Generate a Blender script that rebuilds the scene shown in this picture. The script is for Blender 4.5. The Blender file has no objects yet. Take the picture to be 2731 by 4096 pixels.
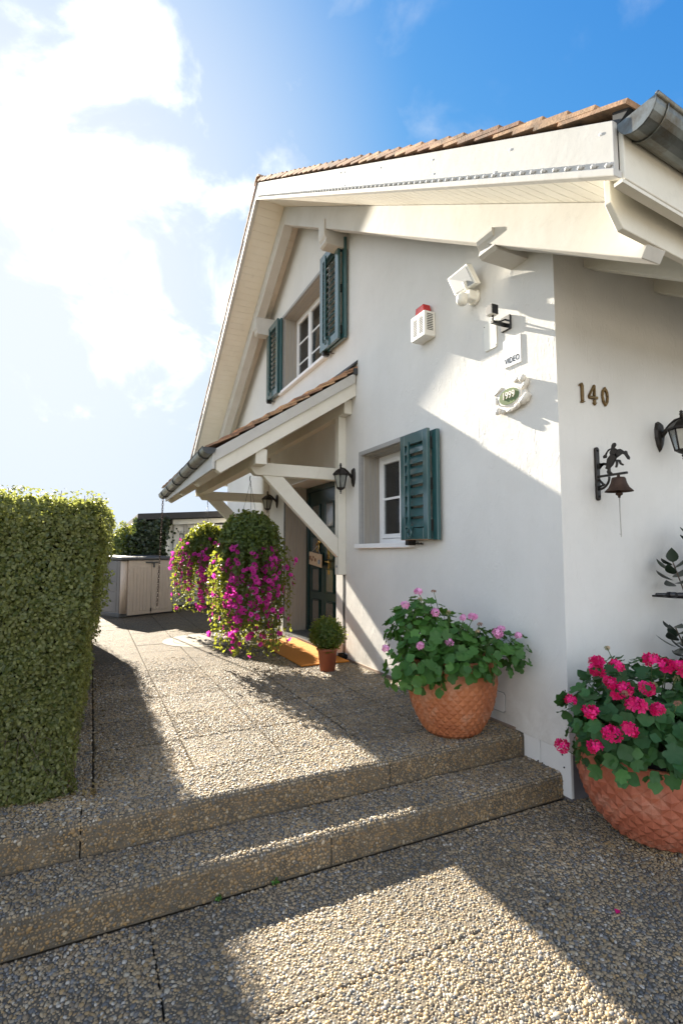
import bpy, bmesh, math, random
import numpy as np
from mathutils import Vector, Matrix, Euler, noise as mnoise
random.seed(7); rng = np.random.default_rng(7)
R = math.radians
sc = bpy.context.scene
COL = sc.collection

# ------------------------------------------------------------------ camera
cam = bpy.data.cameras.new('camera'); camo = bpy.data.objects.new('camera', cam); COL.objects.link(camo)
camo.location = (0, 0, 1.5); camo.rotation_euler = (R(90 + 4.578), 0, R(-25.919))
cam.sensor_fit = 'VERTICAL'; cam.sensor_height = 36; cam.sensor_width = 24; cam.lens = 18
cam.clip_start = .05; cam.clip_end = 3000
sc.camera = camo

# ------------------------------------------------------------------ light
SUN_EL, SUN_AZ = 28.38, 8.61           # azimuth measured from +y towards -x
sc.view_settings.view_transform = 'Standard'; sc.view_settings.look = 'None'
sc.view_settings.gamma = 1; sc.view_settings.use_curve_mapping = False
sc.view_settings.exposure = 2.12
W = bpy.data.worlds.new('World'); sc.world = W; W.use_nodes = True
nt = W.node_tree; nt.nodes.clear()
def N(t, typ, **k):
    n = t.nodes.new(typ)
    for a, v in k.items(): setattr(n, a, v)
    return n
def L(t, a, b): t.links.new(a, b)
sky = N(nt, 'ShaderNodeTexSky', sky_type='NISHITA', sun_disc=False)
sky.sun_elevation = R(SUN_EL); sky.sun_rotation = R(-SUN_AZ)
sky.air_density = 1.0; sky.dust_density = 0.55; sky.ozone_density = 2.6; sky.altitude = 450
hsv = N(nt, 'ShaderNodeHueSaturation'); hsv.inputs['Saturation'].default_value = 1.2; hsv.inputs['Value'].default_value = 0.92
L(nt, sky.outputs[0], hsv.inputs['Color'])
tc = N(nt, 'ShaderNodeTexCoord')
def dotdir(v):
    n = N(nt, 'ShaderNodeVectorMath', operation='DOT_PRODUCT'); n.inputs[1].default_value = v
    L(nt, tc.outputs['Generated'], n.inputs[0]); return n.outputs['Value']
def M(t, op, a, b=None, c=None, clamp=False):
    n = N(t, 'ShaderNodeMath', operation=op); n.use_clamp = clamp
    for i, x in enumerate((a, b, c)):
        if x is None: continue
        if isinstance(x, (int, float)): n.inputs[i].default_value = x
        else: L(t, x, n.inputs[i])
    return n.outputs[0]
def MR(t, v, a, b, c=0, d=1, smooth=True):
    n = N(t, 'ShaderNodeMapRange', interpolation_type='SMOOTHSTEP' if smooth else 'LINEAR')
    L(t, v, n.inputs[0]); n.inputs[1].default_value = a; n.inputs[2].default_value = b
    n.inputs[3].default_value = c; n.inputs[4].default_value = d
    return n.outputs[0]
mp = N(nt, 'ShaderNodeMapping'); L(nt, tc.outputs['Generated'], mp.inputs[0])
mp.inputs['Rotation'].default_value = (0.3, 0.5, 0.2); mp.inputs['Scale'].default_value = (1, 1, 1.25)
nz = N(nt, 'ShaderNodeTexNoise', noise_dimensions='3D'); L(nt, mp.outputs[0], nz.inputs['Vector'])
nz.inputs['Scale'].default_value = 5.2; nz.inputs['Detail'].default_value = 10; nz.inputs['Roughness'].default_value = .56
nz.inputs['Distortion'].default_value = .35
# film-like shoulder on the clear sky, channel by channel
sp_ = N(nt, 'ShaderNodeSeparateColor'); L(nt, hsv.outputs[0], sp_.inputs[0]); cb_ = N(nt, 'ShaderNodeCombineColor')
for i, (A_, B_, n_) in enumerate(((2.12, 1.80, 1.65), (2.46, 1.68, 1.6), (2.95, 1.52, 1.9))):
    pw = M(nt, 'POWER', M(nt, 'DIVIDE', sp_.outputs[i], B_), n_)
    L(nt, M(nt, 'MULTIPLY', M(nt, 'DIVIDE', pw, M(nt, 'ADD', pw, 1.0)), A_), cb_.inputs[i])
big = MR(nt, dotdir((.03, .862, .506)), .930, 1.0, 0, .46)       # the cumulus bank round the sun
top = MR(nt, dotdir((-0.10, .75, .655)), .965, 1.0, 0, .15)
wisp = MR(nt, dotdir((.42, .70, .58)), .93, 1.0, 0, .06)
nc = M(nt, 'ADD', M(nt, 'MULTIPLY', M(nt, 'SUBTRACT', nz.outputs[0], .5), 1.9), .5)
# bright cloud added outside the view to lift the shade, thinning out ahead
field = MR(nt, dotdir((.45, .74, .50)), -.25, .66, .62, 0)
field = M(nt, 'MULTIPLY', field, MR(nt, dotdir((0, 0, 1)), .40, .92, 1, .25))   # kept low to light the walls more than the ground
s = M(nt, 'ADD', nc, field); s = M(nt, 'ADD', s, big); s = M(nt, 'ADD', s, top); s = M(nt, 'ADD', s, wisp)
mask = MR(nt, s, .42, 1.45, 0, 1)
glow = MR(nt, dotdir(tuple(Vector((-.277, 1.83, 1)).normalized())), .78, 1.0, 0, .52)      # bright haze round the veiled sun
mask = M(nt, 'MAXIMUM', mask, glow)
core = MR(nt, s, .85, 1.55, 3.15, 11.0)
cl = N(nt, 'ShaderNodeMix', data_type='RGBA'); L(nt, mask, cl.inputs['Factor'])
L(nt, cb_.outputs[0], cl.inputs[6]); cc = N(nt, 'ShaderNodeCombineColor'); 
for i, k_ in enumerate((.975, 1.0, 1.012)): L(nt, M(nt, 'MULTIPLY', core, k_), cc.inputs[i])
L(nt, cc.outputs[0], cl.inputs[7])
bg = N(nt, 'ShaderNodeBackground'); bg.inputs['Strength'].default_value = .082
L(nt, cl.outputs[2], bg.inputs[0])
wo = N(nt, 'ShaderNodeOutputWorld'); L(nt, bg.outputs[0], wo.inputs[0])
sd = bpy.data.lights.new('sun', 'SUN'); sd.energy = 5.0; sd.angle = R(.6); sd.color = (1, .905, .75)
so = bpy.data.objects.new('sun', sd); COL.objects.link(so)
sdir = Vector((-.277, 1.83, 1)).normalized()
so.rotation_euler = sdir.to_track_quat('Z', 'Y').to_euler(); so.location = (-3, 15, 10)

# ------------------------------------------------------------------ mesh helpers
class MB:
    def __init__(s): s.v = []; s.f = []; s.sm = []
    def add(s, vs, fs, smooth=False):
        o = len(s.v); s.v += [tuple(p) for p in vs]
        for f in fs: s.f.append(tuple(i + o for i in f)); s.sm.append(smooth)
        return s
    def box(s, x0, x1, y0, y1, z0, z1):
        return s.add([(x0,y0,z0),(x1,y0,z0),(x1,y1,z0),(x0,y1,z0),(x0,y0,z1),(x1,y0,z1),(x1,y1,z1),(x0,y1,z1)],
                     [(0,3,2,1),(4,5,6,7),(0,1,5,4),(1,2,6,5),(2,3,7,6),(3,0,4,7)])
    def hexa(s, p):   # eight points: bottom ring then top ring
        return s.add(p, [(0,3,2,1),(4,5,6,7),(0,1,5,4),(1,2,6,5),(2,3,7,6),(3,0,4,7)])
    def prism(s, poly, ax, a, b):   # polygon in the other two axes, extruded along ax from a to b
        def pt(u, w, t): return {'x': (t,u,w), 'y': (u,t,w), 'z': (u,w,t)}[ax]
        n = len(poly)
        vs = [pt(u,w,a) for u,w in poly] + [pt(u,w,b) for u,w in poly]
        fs = [tuple(range(n))[::-1], tuple(range(n, 2*n))] + [(i,(i+1)%n,n+(i+1)%n,n+i) for i in range(n)]
        return s.add(vs, fs)
    def tube(s, pts, r, n=6, caps=True):
        pts = [Vector(p) for p in pts]; rr = r if isinstance(r, (list, tuple)) else [r]*len(pts)
        vs = []; fs = []; ref = None
        for i, p in enumerate(pts):
            t = (pts[min(i+1,len(pts)-1)] - pts[max(i-1,0)]).normalized()
            if ref is None: ref = t.orthogonal().normalized()
            u = (ref - t*ref.dot(t)); u = u.normalized() if u.length > 1e-6 else t.orthogonal().normalized()
            ref = u; w = t.cross(u)
            for k in range(n):
                a = 2*math.pi*k/n; vs.append(p + (u*math.cos(a) + w*math.sin(a))*rr[i])
        for i in range(len(pts)-1):
            for k in range(n):
                fs.append((i*n+k, i*n+(k+1)%n, (i+1)*n+(k+1)%n, (i+1)*n+k))
        if caps: fs += [tuple(range(n))[::-1], tuple(range((len(pts)-1)*n, len(pts)*n))]
        return s.add(vs, fs, True)
    def lathe(s, prof, c=(0,0,0), n=24, axis='z', smooth=True, caps=True):
        vs = []; fs = []
        for r, h in prof:
            for k in range(n):
                a = 2*math.pi*k/n; u, w = r*math.cos(a), r*math.sin(a)
                p = {'z': (u,w,h), 'x': (h,u,w), 'y': (u,h,w)}[axis]
                vs.append((p[0]+c[0], p[1]+c[1], p[2]+c[2]))
        for i in range(len(prof)-1):
            for k in range(n):
                fs.append((i*n+k, i*n+(k+1)%n, (i+1)*n+(k+1)%n, (i+1)*n+k))
        if caps: fs += [tuple(range(n))[::-1], tuple(range((len(prof)-1)*n, len(prof)*n))]
        return s.add(vs, fs, smooth)
    def move(s, f): s.v = [tuple(f(Vector(p))) for p in s.v]; return s
    def mesh(s, name, mat=None, org=(0,0,0), fix=True):
        me = bpy.data.meshes.new(name)
        me.from_pydata([(p[0]-org[0], p[1]-org[1], p[2]-org[2]) for p in s.v], [], s.f)
        if any(s.sm): me.polygons.foreach_set('use_smooth', s.sm)
        if fix:
            bm = bmesh.new(); bm.from_mesh(me); bmesh.ops.recalc_face_normals(bm, faces=bm.faces); bm.to_mesh(me); bm.free()
        if mat: me.materials.append(mat)
        me.update(); return me
def origin(o):
    v = Vector((0,0,0))
    while o is not None: v += o.location; o = o.parent
    return v
def link(name, data, parent=None, loc=None, kind=None):
    o = bpy.data.objects.new(name, data); COL.objects.link(o)
    if parent is not None: o.parent = parent
    if loc is not None: o.location = loc
    if kind: o['kind'] = kind
    return o
def part(name, mb, mat, parent=None, bevel=0, kind=None, label=None, seg=1):
    """mesh in world coordinates -> object whose mesh is local to its parent's origin"""
    org = origin(parent) if parent is not None else Vector((0,0,0))
    o = link(name, mb.mesh(name, mat, org), parent, kind=kind)
    if bevel:
        b = o.modifiers.new('edge', 'BEVEL'); b.width = bevel; b.segments = seg; b.limit_method = 'ANGLE'; b.angle_limit = R(40)
    if label: o['label'] = label
    return o
def thing(name, label, cat, loc=(0,0,0), group=None):
    o = link(name, None); o.location = loc; o.empty_display_size = .1
    o['label'] = label; o['category'] = cat
    if group: o['group'] = group
    return o
def inst(name, me, parent, mat, org=None):
    o = bpy.data.objects.new(name, me); COL.objects.link(o); o.parent = parent
    org = origin(parent) if org is None else org
    o.matrix_local = Matrix.Translation(-org) @ mat
    return o
def npmesh(name, V, F, mat, smooth=False):
    me = bpy.data.meshes.new(name); V = np.asarray(V, np.float32); F = np.asarray(F, np.int32); k = F.shape[1]
    me.vertices.add(len(V)); me.vertices.foreach_set('co', V.ravel())
    me.loops.add(F.size); me.loops.foreach_set('vertex_index', F.ravel())
    me.polygons.add(len(F)); me.polygons.foreach_set('loop_start', np.arange(0, F.size, k, dtype=np.int32))
    me.polygons.foreach_set('loop_total', np.full(len(F), k, np.int32))
    if smooth: me.polygons.foreach_set('use_smooth', np.ones(len(F), bool))
    me.update(calc_edges=True); me.validate()
    if mat: me.materials.append(mat)
    return me

# ------------------------------------------------------------------ materials
def newmat(name):
    m = bpy.data.materials.new(name); m.use_nodes = True; t = m.node_tree; t.nodes.clear()
    out = N(t, 'ShaderNodeOutputMaterial'); p = N(t, 'ShaderNodeBsdfPrincipled'); L(t, p.outputs[0], out.inputs[0])
    return m, t, p, out
def coords(t, scale=(1,1,1), obj=False, rot=None):
    if obj: c = N(t, 'ShaderNodeTexCoord').outputs['Object']
    else: c = N(t, 'ShaderNodeNewGeometry').outputs['Position']
    m = N(t, 'ShaderNodeMapping'); m.inputs['Scale'].default_value = scale
    if rot: m.inputs['Rotation'].default_value = rot
    L(t, c, m.inputs[0]); return m.outputs[0]
def noise(t, v, sc_, det=4, rough=.5, dist=0):
    n = N(t, 'ShaderNodeTexNoise'); L(t, v, n.inputs['Vector']); n.inputs['Scale'].default_value = sc_
    n.inputs['Detail'].default_value = det; n.inputs['Roughness'].default_value = rough; n.inputs['Distortion'].default_value = dist
    return n.outputs[0]
def ramp(t, v, stops, const=False):
    r = N(t, 'ShaderNodeValToRGB'); L(t, v, r.inputs[0]); e = r.color_ramp.elements
    if const: r.color_ramp.interpolation = 'CONSTANT'
    while len(e) < len(stops): e.new(.5)
    for i, (p, c) in enumerate(stops): e[i].position = p; e[i].color = (*c, 1)
    return r.outputs[0]
def mix(t, f, a, b, typ='MIX'):
    n = N(t, 'ShaderNodeMix', data_type='RGBA', blend_type=typ)
    for i, x in ((0, f), (6, a), (7, b)):
        if isinstance(x, (int, float)): n.inputs[i].default_value = x
        elif isinstance(x, tuple): n.inputs[i].default_value = (*x, 1)
        else: L(t, x, n.inputs[i])
    return n.outputs[2]
def bump(t, p, h, strength=.3, dist=.01, prev=None):
    b = N(t, 'ShaderNodeBump'); b.inputs['Strength'].default_value = strength; b.inputs['Distance'].default_value = dist
    L(t, h, b.inputs['Height'])
    if prev is not None: L(t, prev, b.inputs['Normal'])
    if p is not None: L(t, b.outputs[0], p.inputs['Normal'])
    return b.outputs[0]
def simple(name, c1, c2=None, rough=.5, sc_=6, metal=0, bs=0, bsc=40, bd=.004, rnd=0, stretch=(1,1,1), spec=.5, grime=None):
    m, t, p, out = newmat(name); c2 = c2 or tuple(x*.82 for x in c1)
    v = coords(t, stretch); col = mix(t, ramp(t, noise(t, v, sc_, 6, .6), [(.3,(0,0,0)),(.7,(1,1,1))]), c1, c2)
    if rnd:
        oi = N(t, 'ShaderNodeObjectInfo').outputs['Random']
        hs = N(t, 'ShaderNodeHueSaturation'); L(t, col, hs.inputs['Color']); L(t, MR(t, oi, 0, 1, 1-rnd, 1+rnd, False), hs.inputs['Value'])
        L(t, MR(t, oi, 0, 1, .5-rnd*.04, .5+rnd*.04, False), hs.inputs['Hue']); col = hs.outputs[0]
    if grime:
        g = ramp(t, noise(t, v, grime[1], 8, .7, .4), [(grime[2],(0,0,0)),(grime[3],(1,1,1))]); col = mix(t, g, col, grime[0])
    L(t, col, p.inputs['Base Color']); p.inputs['Roughness'].default_value = rough; p.inputs['Metallic'].default_value = metal
    p.inputs['Specular IOR Level'].default_value = spec
    if bs: bump(t, p, noise(t, v, bsc, 5, .6), bs, bd)
    return m
def leafmat(name, c1, c2, trans=.45, rough=.45, tcol=None, island=True):
    m, t, p, out = newmat(name)
    if island: rv = N(t, 'ShaderNodeNewGeometry').outputs['Random Per Island']
    else: rv = N(t, 'ShaderNodeObjectInfo').outputs['Random']
    col = ramp(t, rv, [(0, c1), (.75, c2), (1, tuple(min(1, x*1.25) for x in c2))])
    L(t, col, p.inputs['Base Color']); p.inputs['Roughness'].default_value = rough
    tr = N(t, 'ShaderNodeBsdfTranslucent')
    tc_ = mix(t, .85, col, tcol) if tcol else col
    L(t, tc_, tr.inputs['Color'])
    ms = N(t, 'ShaderNodeMixShader'); ms.inputs[0].default_value = trans
    L(t, p.outputs[0], ms.inputs[1]); L(t, tr.outputs[0], ms.inputs[2]); L(t, ms.outputs[0], out.inputs[0])
    return m
PEB = [(0,(.37,.28,.17)),(.17,(.185,.175,.16)),(.25,(.41,.315,.195)),(.38,(.25,.19,.125)),(.47,(.36,.30,.22)),(.56,(.34,.24,.125)),
       (.65,(.145,.145,.145)),(.705,(.48,.42,.325)),(.755,(.355,.27,.175)),(.85,(.22,.215,.21)),(.91,(.41,.28,.135)),(.965,(.56,.51,.44))]
def aggregate(name, k=1.0, scale=105, bs=.9, dark=(.085,.074,.06)):
    m, t, p, out = newmat(name); v = coords(t)
    vd = coords(t); w = N(t, 'ShaderNodeVectorMath', operation='ADD')
    nn = N(t, 'ShaderNodeTexNoise'); L(t, v, nn.inputs['Vector']); nn.inputs['Scale'].default_value = 60
    sc2 = N(t, 'ShaderNodeVectorMath', operation='SCALE'); L(t, nn.outputs['Color'], sc2.inputs[0]); sc2.inputs['Scale'].default_value = .006
    L(t, v, w.inputs[0]); L(t, sc2.outputs[0], w.inputs[1])
    vo = N(t, 'ShaderNodeTexVoronoi'); L(t, w.outputs[0], vo.inputs['Vector']); vo.inputs['Scale'].default_value = scale
    ve = N(t, 'ShaderNodeTexVoronoi', feature='DISTANCE_TO_EDGE'); L(t, w.outputs[0], ve.inputs['Vector']); ve.inputs['Scale'].default_value = scale
    sep = N(t, 'ShaderNodeSeparateColor'); L(t, vo.outputs['Color'], sep.inputs[0])
    col = ramp(t, sep.outputs[0], PEB, True)
    edge = MR(t, ve.outputs['Distance'], .02, .16)
    col = mix(t, edge, dark, col)
    big_ = ramp(t, noise(t, v, 1.7, 5, .6), [(.3,(.74,.73,.72)),(.7,(1.10,1.07,1.02))])
    col = mix(t, 1.0, col, big_, 'MULTIPLY')
    col = mix(t, 1.0, col, (.86,.85,.83), 'MULTIPLY')  # even darkening put in for the shadows between standing pebbles
    L(t, col, p.inputs['Base Color']); p.inputs['Roughness'].default_value = .75; p.inputs['Specular IOR Level'].default_value = .3
    bump(t, p, MR(t, ve.outputs['Distance'], 0, .35), 1.0, .011)
    return m
AGG = aggregate('washed_concrete')
AGGM = simple('cement_matrix', (.17,.14,.098), (.075,.065,.05), .9, 40, bs=.6, bsc=220, bd=.004)
RISER = simple('brown_cast_cement', (.165,.13,.088), (.085,.07,.05), .95, 9, bs=.6, bsc=200, bd=.004)
def pebmat(name='river_pebble', k=(1,1,1)):
    m, t, p, out = newmat(name); rv = N(t, 'ShaderNodeNewGeometry').outputs['Random Per Island']
    col = ramp(t, rv, PEB, True); v = coords(t)
    col = mix(t, 1.0, col, ramp(t, noise(t, v, 150, 3), [(.3,(.85,.85,.85)),(.7,(1.1,1.1,1.1))]), 'MULTIPLY')
    col = mix(t, 1.0, col, ramp(t, noise(t, v, 1.7, 6, .65), [(.28,(.50,.50,.48)),(.66,(1.10,1.08,1.03))]), 'MULTIPLY')
    if k != (1,1,1): col = mix(t, 1.0, col, k, 'MULTIPLY')
    L(t, col, p.inputs['Base Color']); p.inputs['Roughness'].default_value = .55; return m
PEBM = pebmat(); PEBR = pebmat('browner_pebble', (.86,.78,.66))  # riser pebbles tinted browner and darker
def plaster(name, c):
    m, t, p, out = newmat(name); v = coords(t)
    st = ramp(t, noise(t, v, 1.3, 6, .6, .3), [(.3,(.93,.93,.925)),(.7,(1.03,1.03,1.03))])
    vs = coords(t, (5,5,.5)); drip = ramp(t, noise(t, vs, 1.2, 5, .6), [(.3,(.985,.983,.978)),(.6,(1,1,1))])
    col = mix(t, 1.0, mix(t, 1.0, c, st, 'MULTIPLY'), drip, 'MULTIPLY')
    sx = N(t, 'ShaderNodeSeparateXYZ'); L(t, v, sx.inputs[0])
    splash = M(t, 'MULTIPLY', MR(t, sx.outputs[2], .28, .75, 1, 0), ramp(t, noise(t, v, 7, 7, .7, .5), [(.38,(0,0,0)),(.72,(1,1,1))]))
    col = mix(t, M(t, 'MULTIPLY', splash, .55), col, (.42,.38,.32))
    blot = ramp(t, noise(t, coords(t, (1,1,.6)), 2.3, 8, .68, .8), [(.60,(0,0,0)),(.82,(1,1,1))]); col = mix(t, M(t, 'MULTIPLY', blot, .16), col, (.50,.46,.40))
    L(t, col, p.inputs['Base Color']); p.inputs['Roughness'].default_value = .85; p.inputs['Specular IOR Level'].default_value = .2
    b1 = bump(t, None, noise(t, v, 5, 3, .5), .25, .02)
    va = coords(t, (9,5,2.2), rot=(.35,0,0))
    b2 = bump(t, None, ramp(t, noise(t, va, 3.2, 4, .6, 1.2), [(.55,(0,0,0)),(.75,(1,1,1))]), .35, .006, b1)
    bump(t, p, noise(t, v, 130, 4, .7), .22, .004, b2); return m
PLA = plaster('white_render', (.71,.70,.675))
PLA2 = plaster('side_render', (.82,.80,.75))
def painted(name, c, c2, rough=.5, stretch=(30,1.5,30)):
    m, t, p, out = newmat(name); v = coords(t, stretch); v2 = coords(t)
    col = mix(t, ramp(t, noise(t, v2, 2.5, 7, .65, .3), [(.4,(0,0,0)),(.75,(1,1,1))]), c, c2)
    gr_ = ramp(t, noise(t, v2, 5, 9, .72, .8), [(.56,(0,0,0)),(.80,(1,1,1))]); col = mix(t, M(t, 'MULTIPLY', gr_, .30), col, tuple(x*.55 for x in c2))
    fl_ = ramp(t, noise(t, v, 3.5, 6, .7), [(.60,(0,0,0)),(.66,(1,1,1))]); col = mix(t, M(t, 'MULTIPLY', fl_, .10), col, (.38,.34,.27))
    L(t, col, p.inputs['Base Color']); p.inputs['Roughness'].default_value = min(.85, rough+.28); p.inputs['Specular IOR Level'].default_value = .22
    b0 = bump(t, None, noise(t, v, 2.2, 4, .6), .28, .005); bump(t, p, fl_, .12, .002, b0); return m
WOOD = painted('cream_painted_wood', (.735,.715,.645), (.67,.64,.56))
WOODX = painted('cream_painted_boards', (.82,.80,.72), (.77,.74,.65), stretch=(1.5,30,30))  # same cream paint, lightened to stand in for bounce on shaded soffits
RAFT = painted('white_rafter_paint_dimmed', (.57,.56,.53), (.51,.495,.455), stretch=(5,5,5))  # white rafter paint, darkened so the sunlit rafters do not clip
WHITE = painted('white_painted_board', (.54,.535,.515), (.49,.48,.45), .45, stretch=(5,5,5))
FRAMEW = simple('white_window_frame', (.82,.82,.82), (.78,.78,.78), .3)
GREYF = simple('grey_window_surround', (.36,.355,.345), (.31,.305,.295), .5, bs=.08, stretch=(1,1,8))
REVEAL = simple('taupe_reveal_boards', (.40,.365,.31), (.33,.30,.26), .45, stretch=(8,8,.6))
TEAL = simple('teal_shutter_paint', (.024,.090,.094), (.018,.070,.075), .35, 3, spec=.5)
TEAL.node_tree.nodes['Principled BSDF'].inputs['Coat Weight'].default_value = .9; TEAL.node_tree.nodes['Principled BSDF'].inputs['Coat Roughness'].default_value = .10
GREEN = simple('dark_green_door_paint', (.008,.035,.034), (.006,.025,.026), .25, 3)
TILE = simple('clay_roof_tile', (.50,.31,.19), (.37,.205,.12), .85, 9, bs=.5, bsc=90, rnd=.30, grime=((.13,.10,.075), 8, .44, .66))
TILEB = simple('weathered_roof_tile', (.40,.22,.125), (.28,.15,.09), .88, 5, bs=.5, bsc=90, grime=((.13,.10,.075), 6, .45, .7))
ZINC = simple('weathered_zinc', (.27,.285,.275), (.11,.125,.115), .40, 4, .7, bs=.2, bsc=9, grime=((.11,.085,.055), 5, .48, .68))
LEAD = simple('dark_lead_flashing', (.07,.075,.08), (.045,.05,.055), .55, 5, .3)
IRON = simple('black_cast_iron', (.018,.017,.017), (.03,.024,.02), .42, 20, .4, bs=.25, bsc=160)
RUST = simple('rusty_bell_bronze', (.085,.05,.035), (.05,.03,.022), .6, 18, .6, bs=.3, bsc=120)
BRONZE = simple('aged_bronze', (.20,.125,.045), (.12,.075,.03), .4, 25, .7, bs=.15, bsc=150)
BRASS = simple('polished_brass', (.65,.42,.13), (.5,.3,.08), .25, 10, .9)
TERRA = simple('terracotta', (.47,.165,.065), (.33,.105,.042), .66, 7, bs=.4, bsc=70, grime=((.56,.34,.23), 6, .50, .82))
TERRA2 = simple('terracotta_rosy', (.45,.135,.07), (.31,.085,.045), .64, 7, bs=.4, bsc=70, grime=((.52,.29,.21), 6, .52, .82))
PLPOT = simple('brown_plastic_pot', (.40,.13,.07), (.33,.10,.055), .5)
SOIL = simple('potting_soil', (.03,.022,.016), (.015,.011,.008), .95, 40, bs=1, bsc=80, bd=.02)
COIR = simple('coir_mat', (.66,.26,.035), (.48,.175,.022), .95, 60, bs=1, bsc=300, bd=.006)
RUBBER = simple('black_rubber', (.012,.012,.012), None, .7)
STEELG = simple('galvanised_grating', (.42,.43,.44), (.3,.3,.31), .35, 10, .8)
ALARMW = simple('alarm_white_steel', (.80,.79,.75), (.74,.73,.68), .4)
REDP = simple('red_lens', (.50,.02,.02), None, .2)
GREYP = simple('grey_lens', (.30,.31,.315), (.27,.28,.285), .25)
PLASW = simple('white_plastic', (.80,.79,.74), (.75,.74,.68), .4)
BLACKP = simple('black_plastic', (.012,.012,.014), None, .35)
SIGNW = simple('white_sign_enamel', (.84,.85,.87), (.80,.81,.83), .25)
INK = simple('sign_ink', (.02,.02,.025), None, .95, spec=0)
RUBBER.node_tree.nodes['Principled BSDF'].inputs['Specular IOR Level'].default_value = .1
CER = simple('white_glazed_ceramic', (.78,.76,.71), (.62,.58,.52), .4, 18, bs=.2, bsc=60)
CERG = simple('olive_ceramic', (.14,.19,.06), (.09,.13,.04), .3, 18)
TAUPE = simple('taupe_resin_board', (.58,.475,.39), (.50,.415,.345), .55, 4, bs=.15, bsc=30, stretch=(30,30,1))
SHEDD = simple('dark_grey_resin', (.085,.083,.082), (.06,.06,.06), .55, 6, bs=.1)
SHEDS = simple('grey_brown_resin', (.16,.15,.145), (.13,.125,.12), .55, 6)
GARW = painted('garage_white_board', (.78,.76,.71), (.70,.67,.60), .55, (30,30,1.5))
ROOFD = simple('dark_bitumen_roof', (.055,.05,.05), (.035,.033,.033), .8, 4)
COVER = simple('smooth_concrete_cover', (.235,.20,.155), (.185,.155,.12), .85, 9, bs=.3, bsc=120)
EARTH = simple('garden_soil', (.10,.085,.055), (.055,.07,.03), .95, 6, bs=.8, bsc=30)
BARK = simple('brown_twig', (.10,.075,.05), (.07,.05,.035), .8, 30)
WIRE = simple('plant_hanger_wire', (.05,.05,.05), None, .5, metal=.6)
CORD = simple('grey_cord', (.45,.43,.40), None, .8)
PLINT = simple('white_plinth_board', (.76,.755,.74), (.70,.695,.68), .5)
PLINTD = simple('grey_plinth_paint', (.17,.155,.165), (.13,.12,.13), .7)
DRIFT = simple('driftwood_board', (.55,.40,.27), (.42,.29,.19), .7, 14, stretch=(1,1,6))
LANTG = None
def glass(name, tint, refl=.12, through=.55, rough=.02):
    m, t, p, out = newmat(name)
    p.inputs['Base Color'].default_value = (*tint, 1); p.inputs['Roughness'].default_value = .1
    tr = N(t, 'ShaderNodeBsdfTransparent'); tr.inputs[0].default_value = (.85,.88,.87,1)
    gl = N(t, 'ShaderNodeBsdfGlossy'); gl.inputs['Roughness'].default_value = rough
    a = N(t, 'ShaderNodeMixShader'); a.inputs[0].default_value = through
    L(t, p.outputs[0], a.inputs[1]); L(t, tr.outputs[0], a.inputs[2])
    fr = N(t, 'ShaderNodeFresnel'); fr.inputs[0].default_value = 1.5
    b = N(t, 'ShaderNodeMixShader'); L(t, M(t, 'ADD', fr.outputs[0], refl, clamp=True), b.inputs[0])
    L(t, a.outputs[0], b.inputs[1]); L(t, gl.outputs[0], b.inputs[2]); L(t, b.outputs[0], out.inputs[0]); return m
GLASS = glass('window_glass', (.03,.035,.04), .03, .8)
LGLASS = glass('lantern_glass', (.35,.36,.34), .04, .45, .15)
DGLASS = glass('door_glass', (.10,.095,.085), .02, .1, .25)
CURT = simple('grey_curtain', (.22,.215,.21), (.10,.10,.10), .9, 3, stretch=(1,14,.2))
DARKI = simple('dark_room', (.03,.03,.032), None, .9)
HEDGE = leafmat('hedge_leaf', (.054,.080,.022), (.200,.212,.072), .42, .40, (.40,.43,.10))
HEDGED = simple('hedge_inner_twigs', (.022,.024,.010), (.035,.028,.016), .95, 30, bs=1, bsc=60, bd=.03)
PETL = leafmat('petunia_leaf', (.028,.060,.016), (.075,.115,.030), .42, .5, (.46,.48,.05))
PETF = leafmat('petunia_petal', (.40,.012,.20), (.62,.03,.36), .5, .5, (.95,.08,.60), island=False)
PETC = simple('petunia_throat', (.06,.005,.05), None, .6)
GERL = leafmat('geranium_leaf', (.028,.100,.016), (.062,.170,.028), .28, .55, (.16,.30,.03), island=False)
GERD = leafmat('dark_geranium_leaf', (.018,.080,.020), (.042,.135,.030), .25, .58, (.12,.24,.04), island=False)
GERLS = leafmat('geranium_small_leaf', (.028,.095,.016), (.060,.165,.028), .28, .55, (.16,.30,.03))
GERDS = leafmat('dark_geranium_small_leaf', (.016,.070,.018), (.038,.120,.028), .25, .58, (.12,.24,.04))
GERP = leafmat('pale_pink_petal', (.72,.26,.52), (.85,.42,.66), .35, .5)
GERR = leafmat('crimson_petal', (.60,.005,.09), (.82,.014,.22), .35, .5)
BUDM = leafmat('flower_bud', (.20,.24,.09), (.42,.30,.18), .2, .6)
DEADM = leafmat('spent_petal', (.22,.11,.07), (.36,.20,.13), .2, .8)
GSTEM = simple('green_stem', (.09,.14,.04), None, .6)
BOXL = leafmat('box_bush_leaf', (.028,.070,.016), (.065,.115,.026), .45, .28, (.55,.58,.07))
LAUR = leafmat('dark_laurel_leaf', (.012,.022,.014), (.022,.036,.022), .1, .3, island=False)
IVY = leafmat('ivy_leaf', (.020,.035,.016), (.040,.060,.024), .25, .4, (.12,.16,.03))
BUSH = leafmat('garden_bush_leaf', (.05,.085,.02), (.10,.14,.035), .45, .4, (.40,.42,.06))
WEED = leafmat('weed_leaf', (.06,.16,.02), (.09,.22,.03), .3, .5)

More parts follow.
